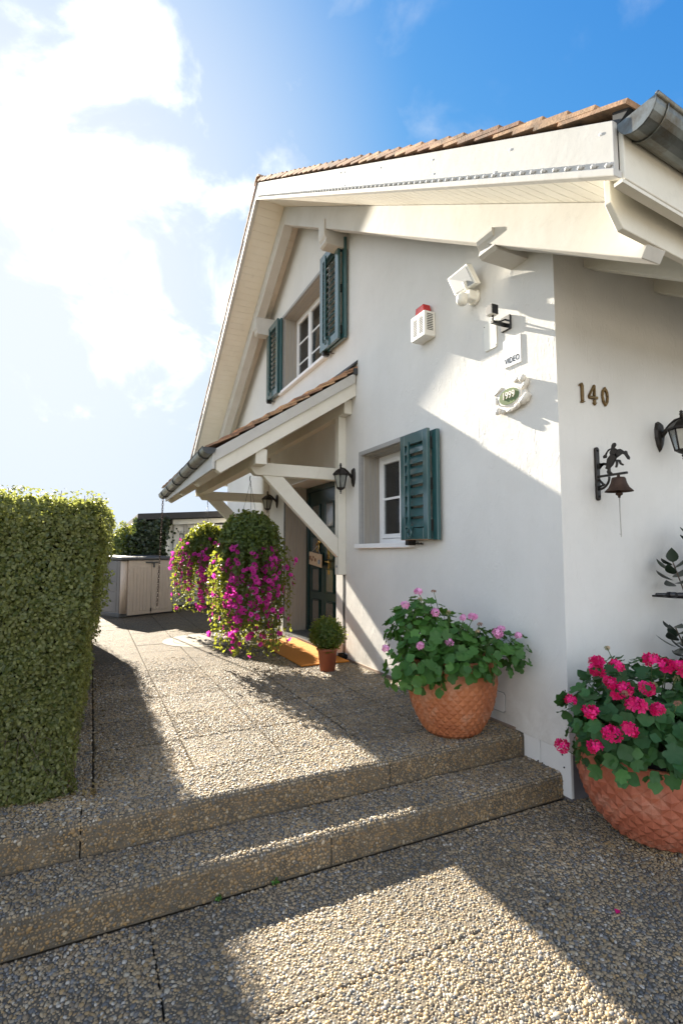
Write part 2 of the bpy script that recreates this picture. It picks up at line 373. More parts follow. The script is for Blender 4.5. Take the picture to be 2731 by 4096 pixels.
# ------------------------------------------------------------------ constants of the place
X0 = 2.643                      # front wall plane
YC, YF, YR = 2.28, 11.17, 6.727 # near corner, far corner, ridge
GS, TS, S1 = 0.0, .30, .150      # forecourt, terrace, step heights
Y1, Y2 = 2.346, 2.648           # riser planes
XR = X0 - .70                   # outer face of the barge boards
PS = .633
def Lf(y): return 6.763 - PS*abs(y - YR)

# ------------------------------------------------------------------ ground
g = MB().box(-400, 400, -400, 400, -.4, -.06); part('ground', g, EARTH, kind='structure')
def slabmesh(name, lx, ly, h, r=.006, mat=AGG):
    b = MB(); x, y = lx/2, ly/2
    ring = lambda q, z: [(-x+q,-y+q,z),(x-q,-y+q,z),(x-q,y-q,z),(-x+q,y-q,z)]
    vs = ring(0,-h) + ring(0,-r) + ring(r*.35,-r*.35) + ring(r,0)
    fs = [(0,3,2,1),(12,13,14,15)] + [(i*4+k, i*4+(k+1)%4, (i+1)*4+(k+1)%4, (i+1)*4+k) for i in range(3) for k in range(4)]
    return b.add(vs, fs).mesh(name, mat)
def stepblock(name, lx, ly, h, mat=AGGM):   # rounded nose towards -y
    prof = [(0,-h),(0,-.028),(.004,-.014),(.012,-.005),(.028,0),(ly,0),(ly,-h)]
    me_ = MB().prism(prof, 'x', -lx/2, lx/2).mesh(name, mat); me_.materials.append(RISER)
    for p in me_.polygons:
        if p.normal.y < -.75: p.material_index = 1
    return me_
fore = part('forecourt', MB().box(-4.2, 12, -3.2, 2.345, -.055, -.045), AGGM, kind='structure')
yd = part('bounce_yard', MB().box(-14, 16, -24, -2.36, -.056, -.012), simple('pale_bounce_paving', (.46,.41,.33), (.38,.33,.26), .9, 4, bs=.4, bsc=90), kind='structure')  # unseen pale paving, added behind the camera to bounce light onto the house
JX, JY = .2645, 2.290
WX = 1.60
m1 = slabmesh('slab', WX-.006, .579, .044, mat=AGGM)
for i in range(-3, 5):
    for j in range(-8, 0):
        y = JY + .585*j
        if y + .3 < -2.2: continue
        inst('slab', m1, fore, Matrix.Translation((JX+WX*i+WX/2, y+.2925, random.uniform(-.0015,.0015))) @ Euler((random.uniform(-.002,.002), random.uniform(-.001,.001),0)).to_matrix().to_4x4())
me = slabmesh('slab', WX-.006, .049, .044, mat=AGGM)
for i in range(-3, 5): inst('slab', me, fore, Matrix.Translation((JX+WX*i+WX/2, JY+.0275, 0)))
st = part('stone_steps', MB().box(-4.2, 2.60, Y1+.03, 3.0, -.05, -.01), AGGM, kind='structure')
bl = stepblock('step_block', 1.594, .50, .148)
for k in range(-3, 1): inst('step_block', bl, st, Matrix.Translation((1.087+1.6*k-.8, Y1, S1)))
bl2 = stepblock('step_block', 2.715-1.09, .294, .148); inst('step_block', bl2, st, Matrix.Translation((1.087+.003+(2.715-1.09)/2, Y1, S1)))
bl3 = stepblock('step_block', 1.594, .350, .148)
for k in range(-3, 1): inst('step_block', bl3, st, Matrix.Translation((1.6+1.6*k-.8, Y2, TS)))
bl4 = stepblock('step_block', 1.04, .350, .148); inst('step_block', bl4, st, Matrix.Translation((1.603+.52, Y2, TS)))
ter = part('terrace', MB().box(-4.2, X0+.0, 3.0, 16, -.05, .245), AGG, kind='structure')
part('paving_edge', MB().box(-4.2, -.985, 3.0, 16, .245, .298), AGG, ter)
ys = [3.0, 3.515, 4.07, 4.61, 5.15, 5.62, 6.14, 6.72] + [6.72+.535*k for k in range(1, 9)]
xs = [-.98, -.46, .05, .56, 1.073, 1.592, 2.105, 2.628]
smesh = {}
for i in range(len(xs)-1):
    for j in range(len(ys)-1):
        lx, ly = round(xs[i+1]-xs[i]-.006, 3), round(ys[j+1]-ys[j]-.006, 3)
        if (lx, ly) not in smesh: smesh[lx, ly] = slabmesh('slab', lx, ly, .05)
        inst('slab', smesh[lx, ly], ter, Matrix.Translation(((xs[i]+xs[i+1])/2, (ys[j]+ys[j+1])/2, TS+random.uniform(-.003,.001))) @ Euler((random.uniform(-.002,.002), random.uniform(-.002,.002),0)).to_matrix().to_4x4())
part('terrace_edge', MB().box(-4.2, X0, ys[-1], 16, .245, .2985), AGG, ter)

# pebbles standing out of the washed concrete where they are large enough to see
def pebbles():
    P = []; Nn = []; S = []; P2 = []; N2 = []; S2 = []
    def jit(u0, u1, w0, w1, sp):
        nu, nw = int((u1-u0)/sp), int((w1-w0)/(sp*.87))
        a, b = np.meshgrid(np.arange(nu), np.arange(nw), indexing='ij')
        u = u0 + (a + .5*(b % 2) + .5 + rng.uniform(-.36,.36,a.shape))*sp; w = w0 + (b + .5 + rng.uniform(-.36,.36,a.shape))*sp*.87
        k = (u < u1-.002) & (w < w1-.002) & (u > u0) & (w > w0)
        return u[k], w[k]
    def top(x0, x1, y0, y1, z, sp, jx=None, jy=None, size=.62, gap=.0032):
        u, w = jit(x0, x1, y0, y1, sp); k = np.ones(len(u), bool)
        for j in (jx or []): k &= np.abs(u-j) > gap
        for j in (jy or []): k &= np.abs(w-j) > gap
        u, w = u[k], w[k]; n = len(u)
        P.append(np.stack([u, w, np.full(n, z)], 1)); Nn.append(np.tile((0,0,1.), (n,1))); S.append(sp*size*np.clip(rng.lognormal(-.06,.30,n),.45,1.65))
    def front(x0, x1, y, z0, z1, sp, jx=None):
        u, w = jit(x0, x1, z0, z1, sp); k = np.ones(len(u), bool)
        for j in (jx or []): k &= np.abs(u-j) > .0032
        u, w = u[k], w[k]; n = len(u)
        P2.append(np.stack([u, np.full(n, y), w], 1)); N2.append(np.tile((0,-1.,0), (n,1))); S2.append(sp*.58*np.clip(rng.lognormal(-.08,.32,n),.4,1.6))
    gx = [JX+1.60*i for i in range(-1, 3)]; gy = [JY+.585*j for j in range(-4, 1)]
    top(-.75, 3.3, .55, 2.343, 0, .0134, gx, gy)
    top(-1.0, 2.70, Y1+.02, Y2-.002, S1, .0134, [1.087,-.513]); front(-1.0, 2.705, Y1+.001, .008, S1-.022, .0134, [1.087,-.513])
    top(-1.2, 2.63, Y2+.02, 3.0, TS, .0134, [0,1.6]); front(-1.2, 2.63, Y2+.001, S1+.008, TS-.022, .0134, [0,1.6])
    for (yy, zz) in ((Y1, S1), (Y2, TS)):     # rounded nose
        for (dy, dz, ny, nz_) in ((.011,-.005,-.6,.8),(.003,-.017,-.93,.35)):
            u = np.arange(-1.0, 2.62 if zz > .2 else 2.70, .0118); u = u + rng.uniform(-.005,.005,len(u)); n = len(u)
            P.append(np.stack([u, yy+dy+rng.uniform(-.002,.002,n), zz+dz+rng.uniform(-.002,.002,n)], 1)); Nn.append(np.tile((0,ny,nz_), (n,1))); S.append(.0076*rng.uniform(.6,1.15,n))
    top(-.45, 2.6, 3.0, 4.61, TS-.001, .0134, xs, ys, gap=.0075); q0 = len(P)
    top(-.45, 2.6, 4.61, 6.4, TS-.001, .0140, xs, ys, gap=.0085)
    kp = rng.uniform(0,1,len(P[q0])) > (P[q0][:,1]-4.61)/1.79
    P[q0], Nn[q0], S[q0] = P[q0][kp], Nn[q0][kp], S[q0][kp]
    n1 = sum(len(q) for q in P); P_ = np.concatenate(P+P2); N_ = np.concatenate(Nn+N2); S_ = np.concatenate(S+S2); n = len(P_)
    a = rng.uniform(0, 2*math.pi, n); h = np.where(np.abs(N_[:,2:3]) > .9, np.array([[1.,0,0]]), np.array([[1.,0,0]]))
    t1 = h - N_*(h*N_).sum(1, keepdims=True); t1 /= np.linalg.norm(t1, axis=1, keepdims=True); t2 = np.cross(N_, t1)
    tt = t1*np.cos(a)[:,None] + t2*np.sin(a)[:,None]; bb = np.cross(N_, tt)
    asp = rng.uniform(.52, 1.0, n); hgt = np.minimum(S_*rng.uniform(.35,.70,n), .0075)
    K = 6; V = np.empty((n, 2*K+1, 3))
    for k in range(K):
        th = 2*math.pi*k/K; irr = rng.uniform(.66,1.22,n)
        c, s_ = math.cos(th)*irr, math.sin(th)*irr*asp
        ring = tt*(c*S_)[:,None] + bb*(s_*S_)[:,None]
        V[:,k] = P_ + ring*1.0 - N_*(.0015); V[:,K+k] = P_ + ring*.72 + N_*(hgt*.72)[:,None]
    V[:,2*K] = P_ + N_*hgt[:,None] + tt*(S_*rng.uniform(-.15,.15,n))[:,None]
    base = (np.arange(n)*(2*K+1))[:,None]
    F = []
    for k in range(K):
        k2 = (k+1) % K
        F += [base+np.array([[k,k2,K+k2]]), base+np.array([[k,K+k2,K+k]]), base+np.array([[K+k,K+k2,2*K]])]
    me_ = npmesh('pebbles', V.reshape(-1,3), np.concatenate(F), PEBM, True); me_.materials.append(PEBR)
    v0 = np.empty(len(me_.loops), np.int32); me_.loops.foreach_get('vertex_index', v0); ls = np.empty(len(me_.polygons), np.int32); me_.polygons.foreach_get('loop_start', ls)
    me_.polygons.foreach_set('material_index', (v0[ls] >= n1*(2*K+1)).astype(np.int32)); me_.update(); return me_
po = link('pebbles', pebbles(), kind='stuff'); po['label'] = 'small tan, grey and white pebbles exposed in the concrete steps and slabs'; po['category'] = 'pebbles'

# ------------------------------------------------------------------ house
H = thing('house', 'white rendered gable house with clay roof, teal shutters and a timber door canopy', 'house', (X0, YR, 0))
def roofz(y): return Lf(y) - .15
def topped(y0, y1, z0):
    p = [(y0, z0), (y1, z0), (y1, roofz(y1))]
    if y0 < YR < y1: p.append((YR, roofz(YR)))
    return p + [(y0, roofz(y0))]
wl = MB(); WB = .298
for poly in [topped(YC, 3.95, WB), [(3.95,WB),(4.93,WB),(4.93,1.60),(3.95,1.60)], topped(3.95, 4.93, 2.57), topped(4.93, 5.57, WB),
             topped(5.57, 5.87, 2.52), [(5.87,2.52),(7.40,2.52),(7.40,4.05),(5.87,4.05)], topped(5.87, 7.40, 5.25),
             [(7.40,WB),(7.55,WB),(7.55,4.05),(7.40,4.05)], topped(7.40, 7.55, 5.25), topped(7.55, YF, WB)]:
    wl.prism(poly, 'x', X0, X0+.36)
part('gable_wall', wl, PLA, H)
part('side_wall', MB().box(X0+.36, 9.6, YC, YC+.3, WB, roofz(YC)), PLA, H)
part('side_wall', MB().box(X0+.36, 9.6, YF-.3, YF, WB, roofz(YF)), PLA2, H)
bk = MB().prism(topped(YC, YF, WB), 'x', 9.6, 9.9); part('back_wall', bk, PLA, H)
part('ceiling_slab', MB().box(X0+.36, 9.6, YC+.3, YF-.3, 2.62, 2.9), DARKI, H)
# plinth
part('plinth', MB().box(X0+.02, 9.9, YC+.012, YF, -.1, WB-.001), PLINTD, H)
for a, b in ((YC+.002, 2.514), (2.519, 2.66)):
    part('plinth_panel', MB().box(X0+.005, X0+.03, a, b, .02, .294), PLINT, H, .003)
sb = MB()
for y, z in ((2.50,.155),(2.535,.158),(2.34,.262),(2.33,.19)): sb.lathe([(.0001,X0-.001),(.005,X0+.001),(.006,X0+.006)], (0,y,z), 8, 'x')
part('screw', sb, IRON, H)
part('base_strip', MB().box(X0-.012, X0+.01, 2.72, 5.36, .285, .315), simple('brown_base_strip', (.33,.24,.18), (.2,.15,.12), .8, 20), H)
part('cable_box', MB().box(X0-.055, X0+.0, 5.28, 5.42, .300, .352), RUBBER, H)
part('joint_groove', MB().box(X0-.004, X0+.002, 5.345, 5.395, .35, 1.25), LEAD, H)
# wall hatch
hm = MB().prism([(2.815,.40),(2.83,.385),(3.11,.385),(3.125,.40),(3.125,.50),(3.11,.515),(2.83,.515),(2.815,.50)], 'x', X0-.006, X0+.001)
part('access_panel', hm, PLINT, H, .002)
hm = MB().prism([(2.808,.393),(2.823,.378),(3.117,.378),(3.132,.393),(3.132,.507),(3.117,.522),(2.823,.522),(2.808,.507)], 'x', X0-.003, X0+.001)
part('access_panel_rim', hm, GREYF, H)

# ---- main roof
roof = part('roof', MB().prism([(YC-.72,Lf(YC-.72)-.20),(YR,Lf(YR)-.20),(YF+.9,Lf(YF+.9)-.20),(YF+.9,Lf(YF+.9)-.03),(YR,Lf(YR)-.03),(YC-.94,Lf(YC-.94)-.03),(YC-.94,Lf(YC-.94)-.05),(YC-.72,Lf(YC-.72)-.05)], 'x', XR+.035, 9.95), ROOFD, H)
th = math.atan(PS); sn, cs = math.sin(th), math.cos(th)
def tilemesh(w, l=.38, t=.019):
    b = MB(); rise = .040
    # local: x across, y down the slope, z normal; lower end rests on two tiles
    p = [(-w/2,-l,0),(w/2,-l,0),(w/2,0,rise),(-w/2,0,rise)]
    return b.hexa(p + [(x,y,z+t) for x,y,z in p]).mesh('tile', TILE)
tms = [tilemesh(.168), tilemesh(.166), tilemesh(.170)]
NC = 38; stuffV = MB()
def slope_mat(x, ylow, side, lift=0.012):
    # frame on the slope: lower end of the tile at horizontal y = ylow
    d = Vector((0, -cs*side, -sn)); nrm = Vector((0, -sn*side, cs)); xx = d.cross(nrm)
    z = Lf(ylow) + lift
    m = Matrix((xx, d, nrm)).transposed().to_4x4(); m.translation = (x, ylow, z)
    return m
for side in (1, -1):
    for c in range(NC):
        yl = YR - side*(YR - (1.298 + .1455*c)); lmax = (YR-(1.298+.1455*c))/cs - .015
        if lmax < .06: continue
        m = slope_mat(XR+.075+random.uniform(-.004,.004), yl, side) @ Euler((random.uniform(-.008,.008), random.uniform(-.01,.01), random.uniform(-.01,.01))).to_matrix().to_4x4()
        inst('tile', random.choice(tms) if lmax > .38 else tilemesh(.168, lmax), roof, m)
        for k in range(1, 9 if c % 2 else 8):   # the courses run on over the whole roof
            pass
V = []; F = []
for side in (1, -1):
    for c in range(NC):
        yl = YR - side*(YR - (1.298 + .1455*c)); M4 = slope_mat(0, yl, side); lm1 = min(.38, (YR-(1.298+.1455*c))/cs - .015)
        if lm1 < .06: continue
        for k in range(45):
            xc = XR+.16+.17*k+.085+(.085 if c % 2 else 0); w = .083; l = lm1; dz = random.uniform(-.002,.003)
            p = [(-w,-l,0),(w,-l,0),(w,0,.04+dz),(-w,0,.04+dz)]; p = p + [(a,b,z+.019) for a,b,z in p]
            o = len(V); V += [tuple((M4 @ Vector((a,b,z))) + Vector((xc,0,0))) for a,b,z in p]
            F += [tuple(i+o for i in f) for f in ((0,3,2,1),(4,5,6,7),(0,1,5,4),(1,2,6,5),(2,3,7,6),(3,0,4,7))]
org = origin(roof); Vn = np.array(V) - np.array(org)
link('tile_courses', npmesh('tile_courses', Vn, F, TILEB), roof, kind='stuff')
for k in range(21):    # ridge caps
    x = XR + k*.38; b = MB(); pr = [(.115*math.cos(a), .075*math.sin(a)) for a in np.linspace(0, math.pi, 8)] + [(-.095,0),(-.06,.035),(0,.055),(.06,.035),(.095,0)]
    b.prism([(YR+u, Lf(YR)+.02+w) for u, w in pr], 'x', x-.02, x+.37); o_ = part('ridge_cap', b, TILE, roof)
# barge boards with their trim strips
def sl(y, d): return (y, Lf(y)+d)
for side in (1, -1):
    for a, b in ((1.342, 3.98), (3.983, 6.0), (6.003, YR)):
        ya, yb = YR - side*(YR-a), YR - side*(YR-b)
        part('barge_board', MB().prism([(ya,Lf(ya)-.003),(yb,Lf(yb)-.003),(yb,Lf(yb)-.222),(ya,Lf(ya)-.222)], 'x', XR, XR+.03), WHITE, roof, .002)
    ya = YR - side*(YR-1.33)
    part('trim_strip', MB().prism([(ya,Lf(ya)-.226),(YR,Lf(YR)-.226),(YR,Lf(YR)-.262),(ya,Lf(ya)-.262)], 'x', XR-.022, XR+.03), WHITE, roof, .003)
for b in [(1.40,.06),(1.93,.07),(2.62,.06),(2.61,.16),(3.3,.06),(3.94,.05),(4.02,.05),(4.6,.1),(5.3,.1),(6.05,.1),(1.365,.20),(2.05,.19),(3.94,.18)]:
    part('screw', MB().lathe([(.0001,XR-.004),(.006,XR-.003),(.008,XR+.004)], (0,b[0],Lf(b[0])-b[1]), 8, 'x'), FRAMEW, roof)
tooth = MB().lathe([(.0001,-.02),(.009,-.018),(.012,-.008),(.009,0),(.006,.012)], n=8, axis='x').box(-.006,.012,-.016,-.010,-.004,.004).box(-.006,.012,.010,.016,-.004,.004).mesh('vent_tooth', WHITE)
for k in range(78):
    y = 1.365 + .0683*k
    if y > YR-.05: break
    inst('vent_tooth', tooth, roof, Matrix.Translation((XR-.001, y, Lf(y)-.212)))
for k in range(78):
    y = 2*YR - (1.365 + .0683*k)
    if y < YR+.05: break
    inst('vent_tooth', tooth, roof, Matrix.Translation((XR-.001, y, Lf(y)-.212)))
# soffit boards
for side in (1, -1):
    y = 1.36; k = 0
    while y < YR-.02:
        w = .096; a, b = YR - side*(YR-y), YR - side*(YR-min(y+w-.004, YR-.002))
        x1 = 6.0 if y < YC else X0
        part('soffit_board', MB().prism([(a,Lf(a)-.226-.012),(b,Lf(b)-.226-.012),(b,Lf(b)-.205),(a,Lf(a)-.205)], 'x', XR+.031, x1-.0), WOODX, roof)
        y += w
# the gable rafters that stand off the wall, and their purlin heads
RB = .512
for side in (1, -1):
    f = lambda y: YR - side*(YR-y)
    e0 = 1.50
    pl = [(f(e0+.0),Lf(e0)-RB-.02),(f(YR),Lf(YR)-RB),(f(YR),Lf(YR)-.241),(f(1.468),Lf(1.468)-.241),(f(1.468),Lf(1.468)-.46)]
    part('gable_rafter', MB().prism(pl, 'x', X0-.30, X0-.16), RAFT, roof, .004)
    for x in ((2.93, 3.684, 4.44, 5.2, 5.96, 6.7) if side == 1 else (3.7, 5.2)):
        pl = [(f(YC),Lf(YC)-.515),(f(YC),Lf(YC)-.24),(f(1.46),Lf(1.46)-.24),(f(1.46),Lf(1.46)-.45),(f(1.52),Lf(1.52)-.515)]
        part('rafter', MB().prism(pl, 'x', x, x+.10), WOOD, roof, .004)
def head(y0, y1, z0, z1):      # carved purlin head
    b = MB(); xw = X0+.02; xe = X0-.318
    prof = [(xw,z0),(xe+.045,z0),(xe+.018,z0+.02),(xe+.03,z0+.06),(xe+.008,z0+.09),(xe,z0+.12),(xe,z1),(xw,z1)]
    b.prism(prof, 'y', y0, y1); return b
for y0, y1, z0, z1 in ((2.49,2.65,3.53,3.675),(5.25,5.42,5.14,5.43),(8.03,8.20,5.14,5.43),(10.80,10.96,3.53,3.675)):
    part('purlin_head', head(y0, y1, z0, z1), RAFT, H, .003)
# eave on the near side (runs slightly out of square)
EV = math.tan(R(3.6))
def skew(p): return Vector((p.x, p.y + EV*(p.x-1.95), p.z))
part('eave_board', MB().box(XR+.035, 6, 1.318, 1.343, 3.085, 3.335).move(skew), WOOD, roof, .003)
part('eave_trim', MB().box(XR+.02, 6, 1.322, 1.362, 3.066, 3.083).move(skew), WOOD, roof)
ep = MB().prism([(2.045,3.21),(2.045,3.075),(2.13,2.978),(6,2.978),(6,3.21)], 'y', 1.43, 1.462).move(skew)
part('eave_plank', ep, WOOD, roof, .003)
def gutter(c, r, along, a, b, n=10, t=.006):
    bld = MB(); arc = [math.pi + math.pi*k/n for k in range(n+1)]
    o = [(c[0]+r*math.cos(q), c[1]+r*math.sin(q)) for q in arc]; i = [(c[0]+(r-t)*math.cos(q), c[1]+(r-t)*math.sin(q)) for q in arc][::-1]
    bld.prism(o+i, along, a, b); return bld
def gutter_end(c, r, along, a):
    bld = MB(); o = [(c[0]+r*math.cos(math.pi+math.pi*k/10), c[1]+r*math.sin(math.pi+math.pi*k/10)) for k in range(11)]
    bld.prism(o, along, a, a+.004); return bld
gt = part('gutter', gutter((1.246,3.325), .084, 'x', XR+.02, 8).move(skew), ZINC, roof)
part('gutter_bead', MB().tube([(XR+.02,1.162,3.33),(8,1.162,3.33)], .011, 8).move(skew), ZINC, roof)
part('gutter_end_cap', gutter_end((1.246,3.325), .0855, 'x', XR+.012).move(skew), ZINC, roof)
for x in (2.04, 2.75, 3.45):
    rb = MB().tube([(x, 1.246+.0875*math.cos(q), 3.325+.0875*math.sin(q)) for q in np.linspace(math.pi, 2*math.pi, 12)], .004, 5).move(skew)
    part('gutter_seam', rb, ZINC, roof)
part('drip_edge', MB().prism([(1.27,3.385),(1.36,3.42),(1.36,3.335),(1.345,3.335)], 'x', XR+.03, 8).move(skew), LEAD, roof)
part('gutter', gutter((2*YR-1.246,3.325), .084, 'x', XR+.02, 9), ZINC, roof)
part('eave_board', MB().box(XR+.035, 9, 2*YR-1.343, 2*YR-1.318, 3.085, 3.335), WOOD, roof)

# ---- windows
def window(y0, y1, z0, z1, bars, curtain, ns=2):
    w = MB(); fx0, fx1 = X0+.22, X0+.27; t = .055
    w.box(fx0, fx1, y0, y0+t, z0, z1).box(fx0, fx1, y1-t, y1, z0, z1).box(fx0, fx1, y0+t, y1-t, z1-t, z1).box(fx0, fx1, y0+t, y1-t, z0, z0+t)
    win = part('window', w, FRAMEW, H, .004)
    ym = (y0+y1)/2
    edges = [y0+t+(y1-y0-2*t)*q/ns for q in range(ns+1)]
    for q_, (a, b) in enumerate(zip(edges, edges[1:])):
        s = MB(); q = .048; xx0, xx1 = fx0-.014, fx0+.03
        a2, b2 = a+.002, b-.002
        s.box(xx0,xx1,a2,a2+q,z0+t+.002,z1-t-.002).box(xx0,xx1,b2-q,b2,z0+t+.002,z1-t-.002).box(xx0,xx1,a2+q,b2-q,z0+t+.002,z0+t+q).box(xx0,xx1,a2+q,b2-q,z1-t-q,z1-t-.002)
        part('sash', s, FRAMEW, win, .004)
        part('pane', MB().box(fx0+.01, fx0+.014, a2+q, b2-q, z0+t+q, z1-t-q), GLASS, win)
        part('pane_seal', MB().box(fx0+.0145, fx0+.02, a2+q, a2+q+.012, z0+t+q, z1-t-q).box(fx0+.0145, fx0+.02, b2-q-.012, b2-q, z0+t+q, z1-t-q), RUBBER, win)
        for k in range(bars):
            zz = z0+t+q + (z1-z0-2*t-2*q)*(k+1)/(bars+1)
            part('glazing_bar', MB().box(fx0+.002, fx0+.0095, a2+q, b2-q, zz-.012, zz+.012), FRAMEW, win)
    cu = MB(); n = 60; pts = [(X0+.40+.02*math.sin(k*1.35)+.01*math.sin(k*3.1), y0+(y1-y0)*k/n) for k in range(n+1)]
    if curtain: pts = [p for p in pts if not (ym-.16 < p[1] < ym-.02)]
    for i in range(len(pts)-1):
        if pts[i+1][1]-pts[i][1] > .1: continue
        cu.add([(*pts[i],z0),(*pts[i+1],z0),(*pts[i+1],z1),(*pts[i],z1)], [(0,1,2,3)], True)
    part('curtain', cu, CURT, win); part('room_back', MB().box(X0+.55, X0+.57, y0-.3, y1+.3, z0-.3, z1+.3), DARKI, win)
    # surround, reveals
    e = .045; sr = MB(); xa = X0-.014
    sr.box(xa, X0+.03, y0-e, y0+.001, z0-.01, z1+e).box(xa, X0+.03, y1-.001, y1+e, z0-.01, z1+e).box(xa, X0+.03, y0+.001, y1-.001, z1-.001, z1+e)
    part('window_surround', sr, GREYF, H, .003)
    for (a, b, c, d) in ((y1-.008, y1-.0005, z0, z1-.008), (y0+.0005, y0+.008, z0, z1-.008)):
        part('reveal', MB().box(X0+.031, X0+.218, a, b, c, d), REVEAL, H)
        for k in (1, 2): part('reveal_bead', MB().box(X0+.04+.06*k, X0+.047+.06*k, min(a,b)-.003 if a > ym else a, b if a > ym else b+.003, c, d), GREYF, H)
    part('reveal', MB().box(X0+.031, X0+.218, y0+.008, y1-.008, z1-.008, z1-.0005), REVEAL, H)
    for k in (1, 2): part('reveal_bead', MB().box(X0+.04+.06*k, X0+.047+.06*k, y0+.009, y1-.009, z1-.012, z1-.0005), GREYF, H)
    si = MB().prism([(X0-.06,z0-.05),(X0+.001,z0-.05),(X0+.218,z0-.012),(X0+.218,z0+.003),(X0-.06,z0-.004)], 'y', y0-.03, y1+.07)
    part('window_sill', si, FRAMEW, H, .004)
    return win
window(3.95, 4.93, 1.60, 2.57, 1, True)
window(5.87, 7.55, 4.05, 5.25, 2, False, 3)
def shutter(y0, y1, z0, z1, nsl, xf=X0-.122, tilt=38, rodside=.42, hook=True):
    t = .034; st_ = .085 if y1-y0 > .5 else .068; rt = .10
    S = part('shutter', MB().box(xf,xf+t,y0,y0+st_,z0,z1).box(xf,xf+t,y1-st_,y1,z0,z1).box(xf,xf+t,y0+st_,y1-st_,z1-rt,z1).box(xf,xf+t,y0+st_,y1-st_,z0,z0+rt), TEAL, H, .003)
    sp = (z1-z0-2*rt)/nsl
    for k in range(nsl):
        zc = z0+rt+sp*(k+.5); h = sp*.40; b = MB()
        a = R(tilt); dx, dz = .5*.062*math.sin(a), h
        # slat leans: top edge in, bottom edge out
        p = [(xf-.002, zc-dz), (xf+.006, zc-dz-.003), (xf+.036, zc+dz-.003), (xf+.030, zc+dz)]
        b.prism(p, 'y', y0+st_, y1-st_); part('slat', b, TEAL, S)
    yr = y0 + (y1-y0)*(1-rodside)
    rod = MB().box(xf-.034, xf-.016, yr-.011, yr+.011, z0+.10, z1-rt*.85)
    for k in range(0, nsl, 2): rod.box(xf-.018, xf+.004, yr-.004, yr+.004, z0+rt+sp*(k+.5)-.004, z0+rt+sp*(k+.5)+.004)
    part('tilt_rod', rod, TEAL, S)
    if hook:
        part('shutter_latch', MB().tube([(xf-.028, yr-.01+.028*math.cos(q), z0+.06+.034*math.sin(q)) for q in np.linspace(0, 2*math.pi, 11)], .008, 6).box(xf-.036,xf-.01,yr-.03,yr+.012,z0+.092,z0+.118), TEAL, S)
        part('shutter_stay', MB().box(X0-.11, X0-.03, y1-.10, y1-.055, z0-.045, z0+.02).tube([(X0-.06,y1-.09,z0-.02),(X0-.055,y1-.18,z0-.035),(X0-.05,y1-.22,z0-.03)], .006, 6).tube([(X0,y1-.17,z0-.035),(X0-.05,y1-.17,z0-.035),(X0-.055,y1-.17,z0-.015)], .005, 6), IRON, S)
    # second leaf folded behind
    xb = X0-.062
    part('back_leaf', MB().box(xb,xb+t,y0-.055,y0+.02,z0-.004,z1-.012).box(xb,xb+t,y1-.06,y1-.01,z0,z1-.01).box(xb,xb+t,y0+.02,y1-.06,z1-.10,z1-.012).box(xb,xb+t,y0+.02,y1-.06,z0,z0+.1), TEAL, S, .003)
    for zz in (z0+.12, (z0+z1)/2, z1-.12): part('hinge', MB().box(xf+t, xb, y0+.006, y0+.022, zz-.05, zz+.05), IRON, S)
    return S
shutter(3.535, 3.955, 1.615, 2.565, 8)
shutter(5.285, 5.825, 4.03, 5.285, 13)
shutter(7.575, 8.13, 4.03, 5.255, 13, xf=X0-.10)

# ---- door recess
DR = X0+.347
part('recess_side', MB().box(X0+.0015, DR+.06, 7.385, 7.399, .30, 2.515), REVEAL, H, label='grooved taupe boarding beside the door')
for k in range(5): part('reveal_bead', MB().box(X0+.05+.065*k, X0+.056+.065*k, 7.381, 7.386, .30, 2.51), GREYF, H)
part('recess_side', MB().box(X0+.0015, DR+.06, 5.571, 5.585, .30, 2.515), FRAMEW, H)
part('recess_ceiling', MB().box(X0+.0015, DR+.06, 5.586, 7.384, 2.505, 2.519), FRAMEW, H)
part('door_jamb_post', MB().box(X0-.012, X0+.03, 7.40, 7.44, .30, 2.55), ZINC, H)
dframe = MB().box(DR-.01, DR+.07, 7.30, 7.384, .32, 2.50).box(DR-.01, DR+.07, 6.22, 6.30, .32, 2.50).box(DR-.01, DR+.07, 6.30, 7.30, 2.42, 2.50)
part('door_frame', dframe, GREEN, H, .005)
door = part('front_door', MB().box(DR+.01, DR+.055, 6.302, 7.298, .335, 2.418), GREEN, H)
for a, b in ((6.41, 6.66), (6.90, 7.15)):
    for z0, z1 in ((.50,.80),(.96,1.26),(1.42,1.72),(1.88,2.20)):
        part('panel_moulding', MB().box(DR-.012,DR+.0095,a-.025,a,z0-.025,z1+.025).box(DR-.012,DR+.0095,b,b+.025,z0-.025,z1+.025).box(DR-.012,DR+.0095,a,b,z0-.025,z0).box(DR-.012,DR+.0095,a,b,z1,z1+.025), GREEN, door, .008)
        part('door_pane', MB().box(DR-.001, DR+.0095, a, b, z0, z1), DGLASS, door)
part('side_panel', MB().box(DR+.01, DR+.055, 5.586, 6.22, .32, 2.50), GREEN, H)
hd = MB().box(DR-.010, DR+.0095, 6.535, 6.575, 1.20, 1.60).tube([(DR-.01,6.555,1.38),(DR-.055,6.555,1.38),(DR-.062,6.53,1.38),(DR-.062,6.44,1.378)], .011, 8)
hd.tube([(DR-.06,6.46,1.378),(DR-.063,6.415,1.378)], [.017,.02], 8); part('door_handle', hd, BRASS, door, .003)
kn = MB()
kn.lathe([(.0001,DR-.05),(.03,DR-.045),(.035,DR-.02),(.02,DR+.009)], (0,6.83,1.66), 10, 'x').tube([(DR-.05, 6.83+.045*math.cos(q), 1.585+.065*math.sin(q)) for q in np.linspace(0, 2*math.pi, 13)], .01, 6)
part('door_knocker', kn, BRASS, door)
part('door_threshold', MB().box(DR-.03, DR+.06, 6.22, 7.384, .301, .335), STEELG, H)
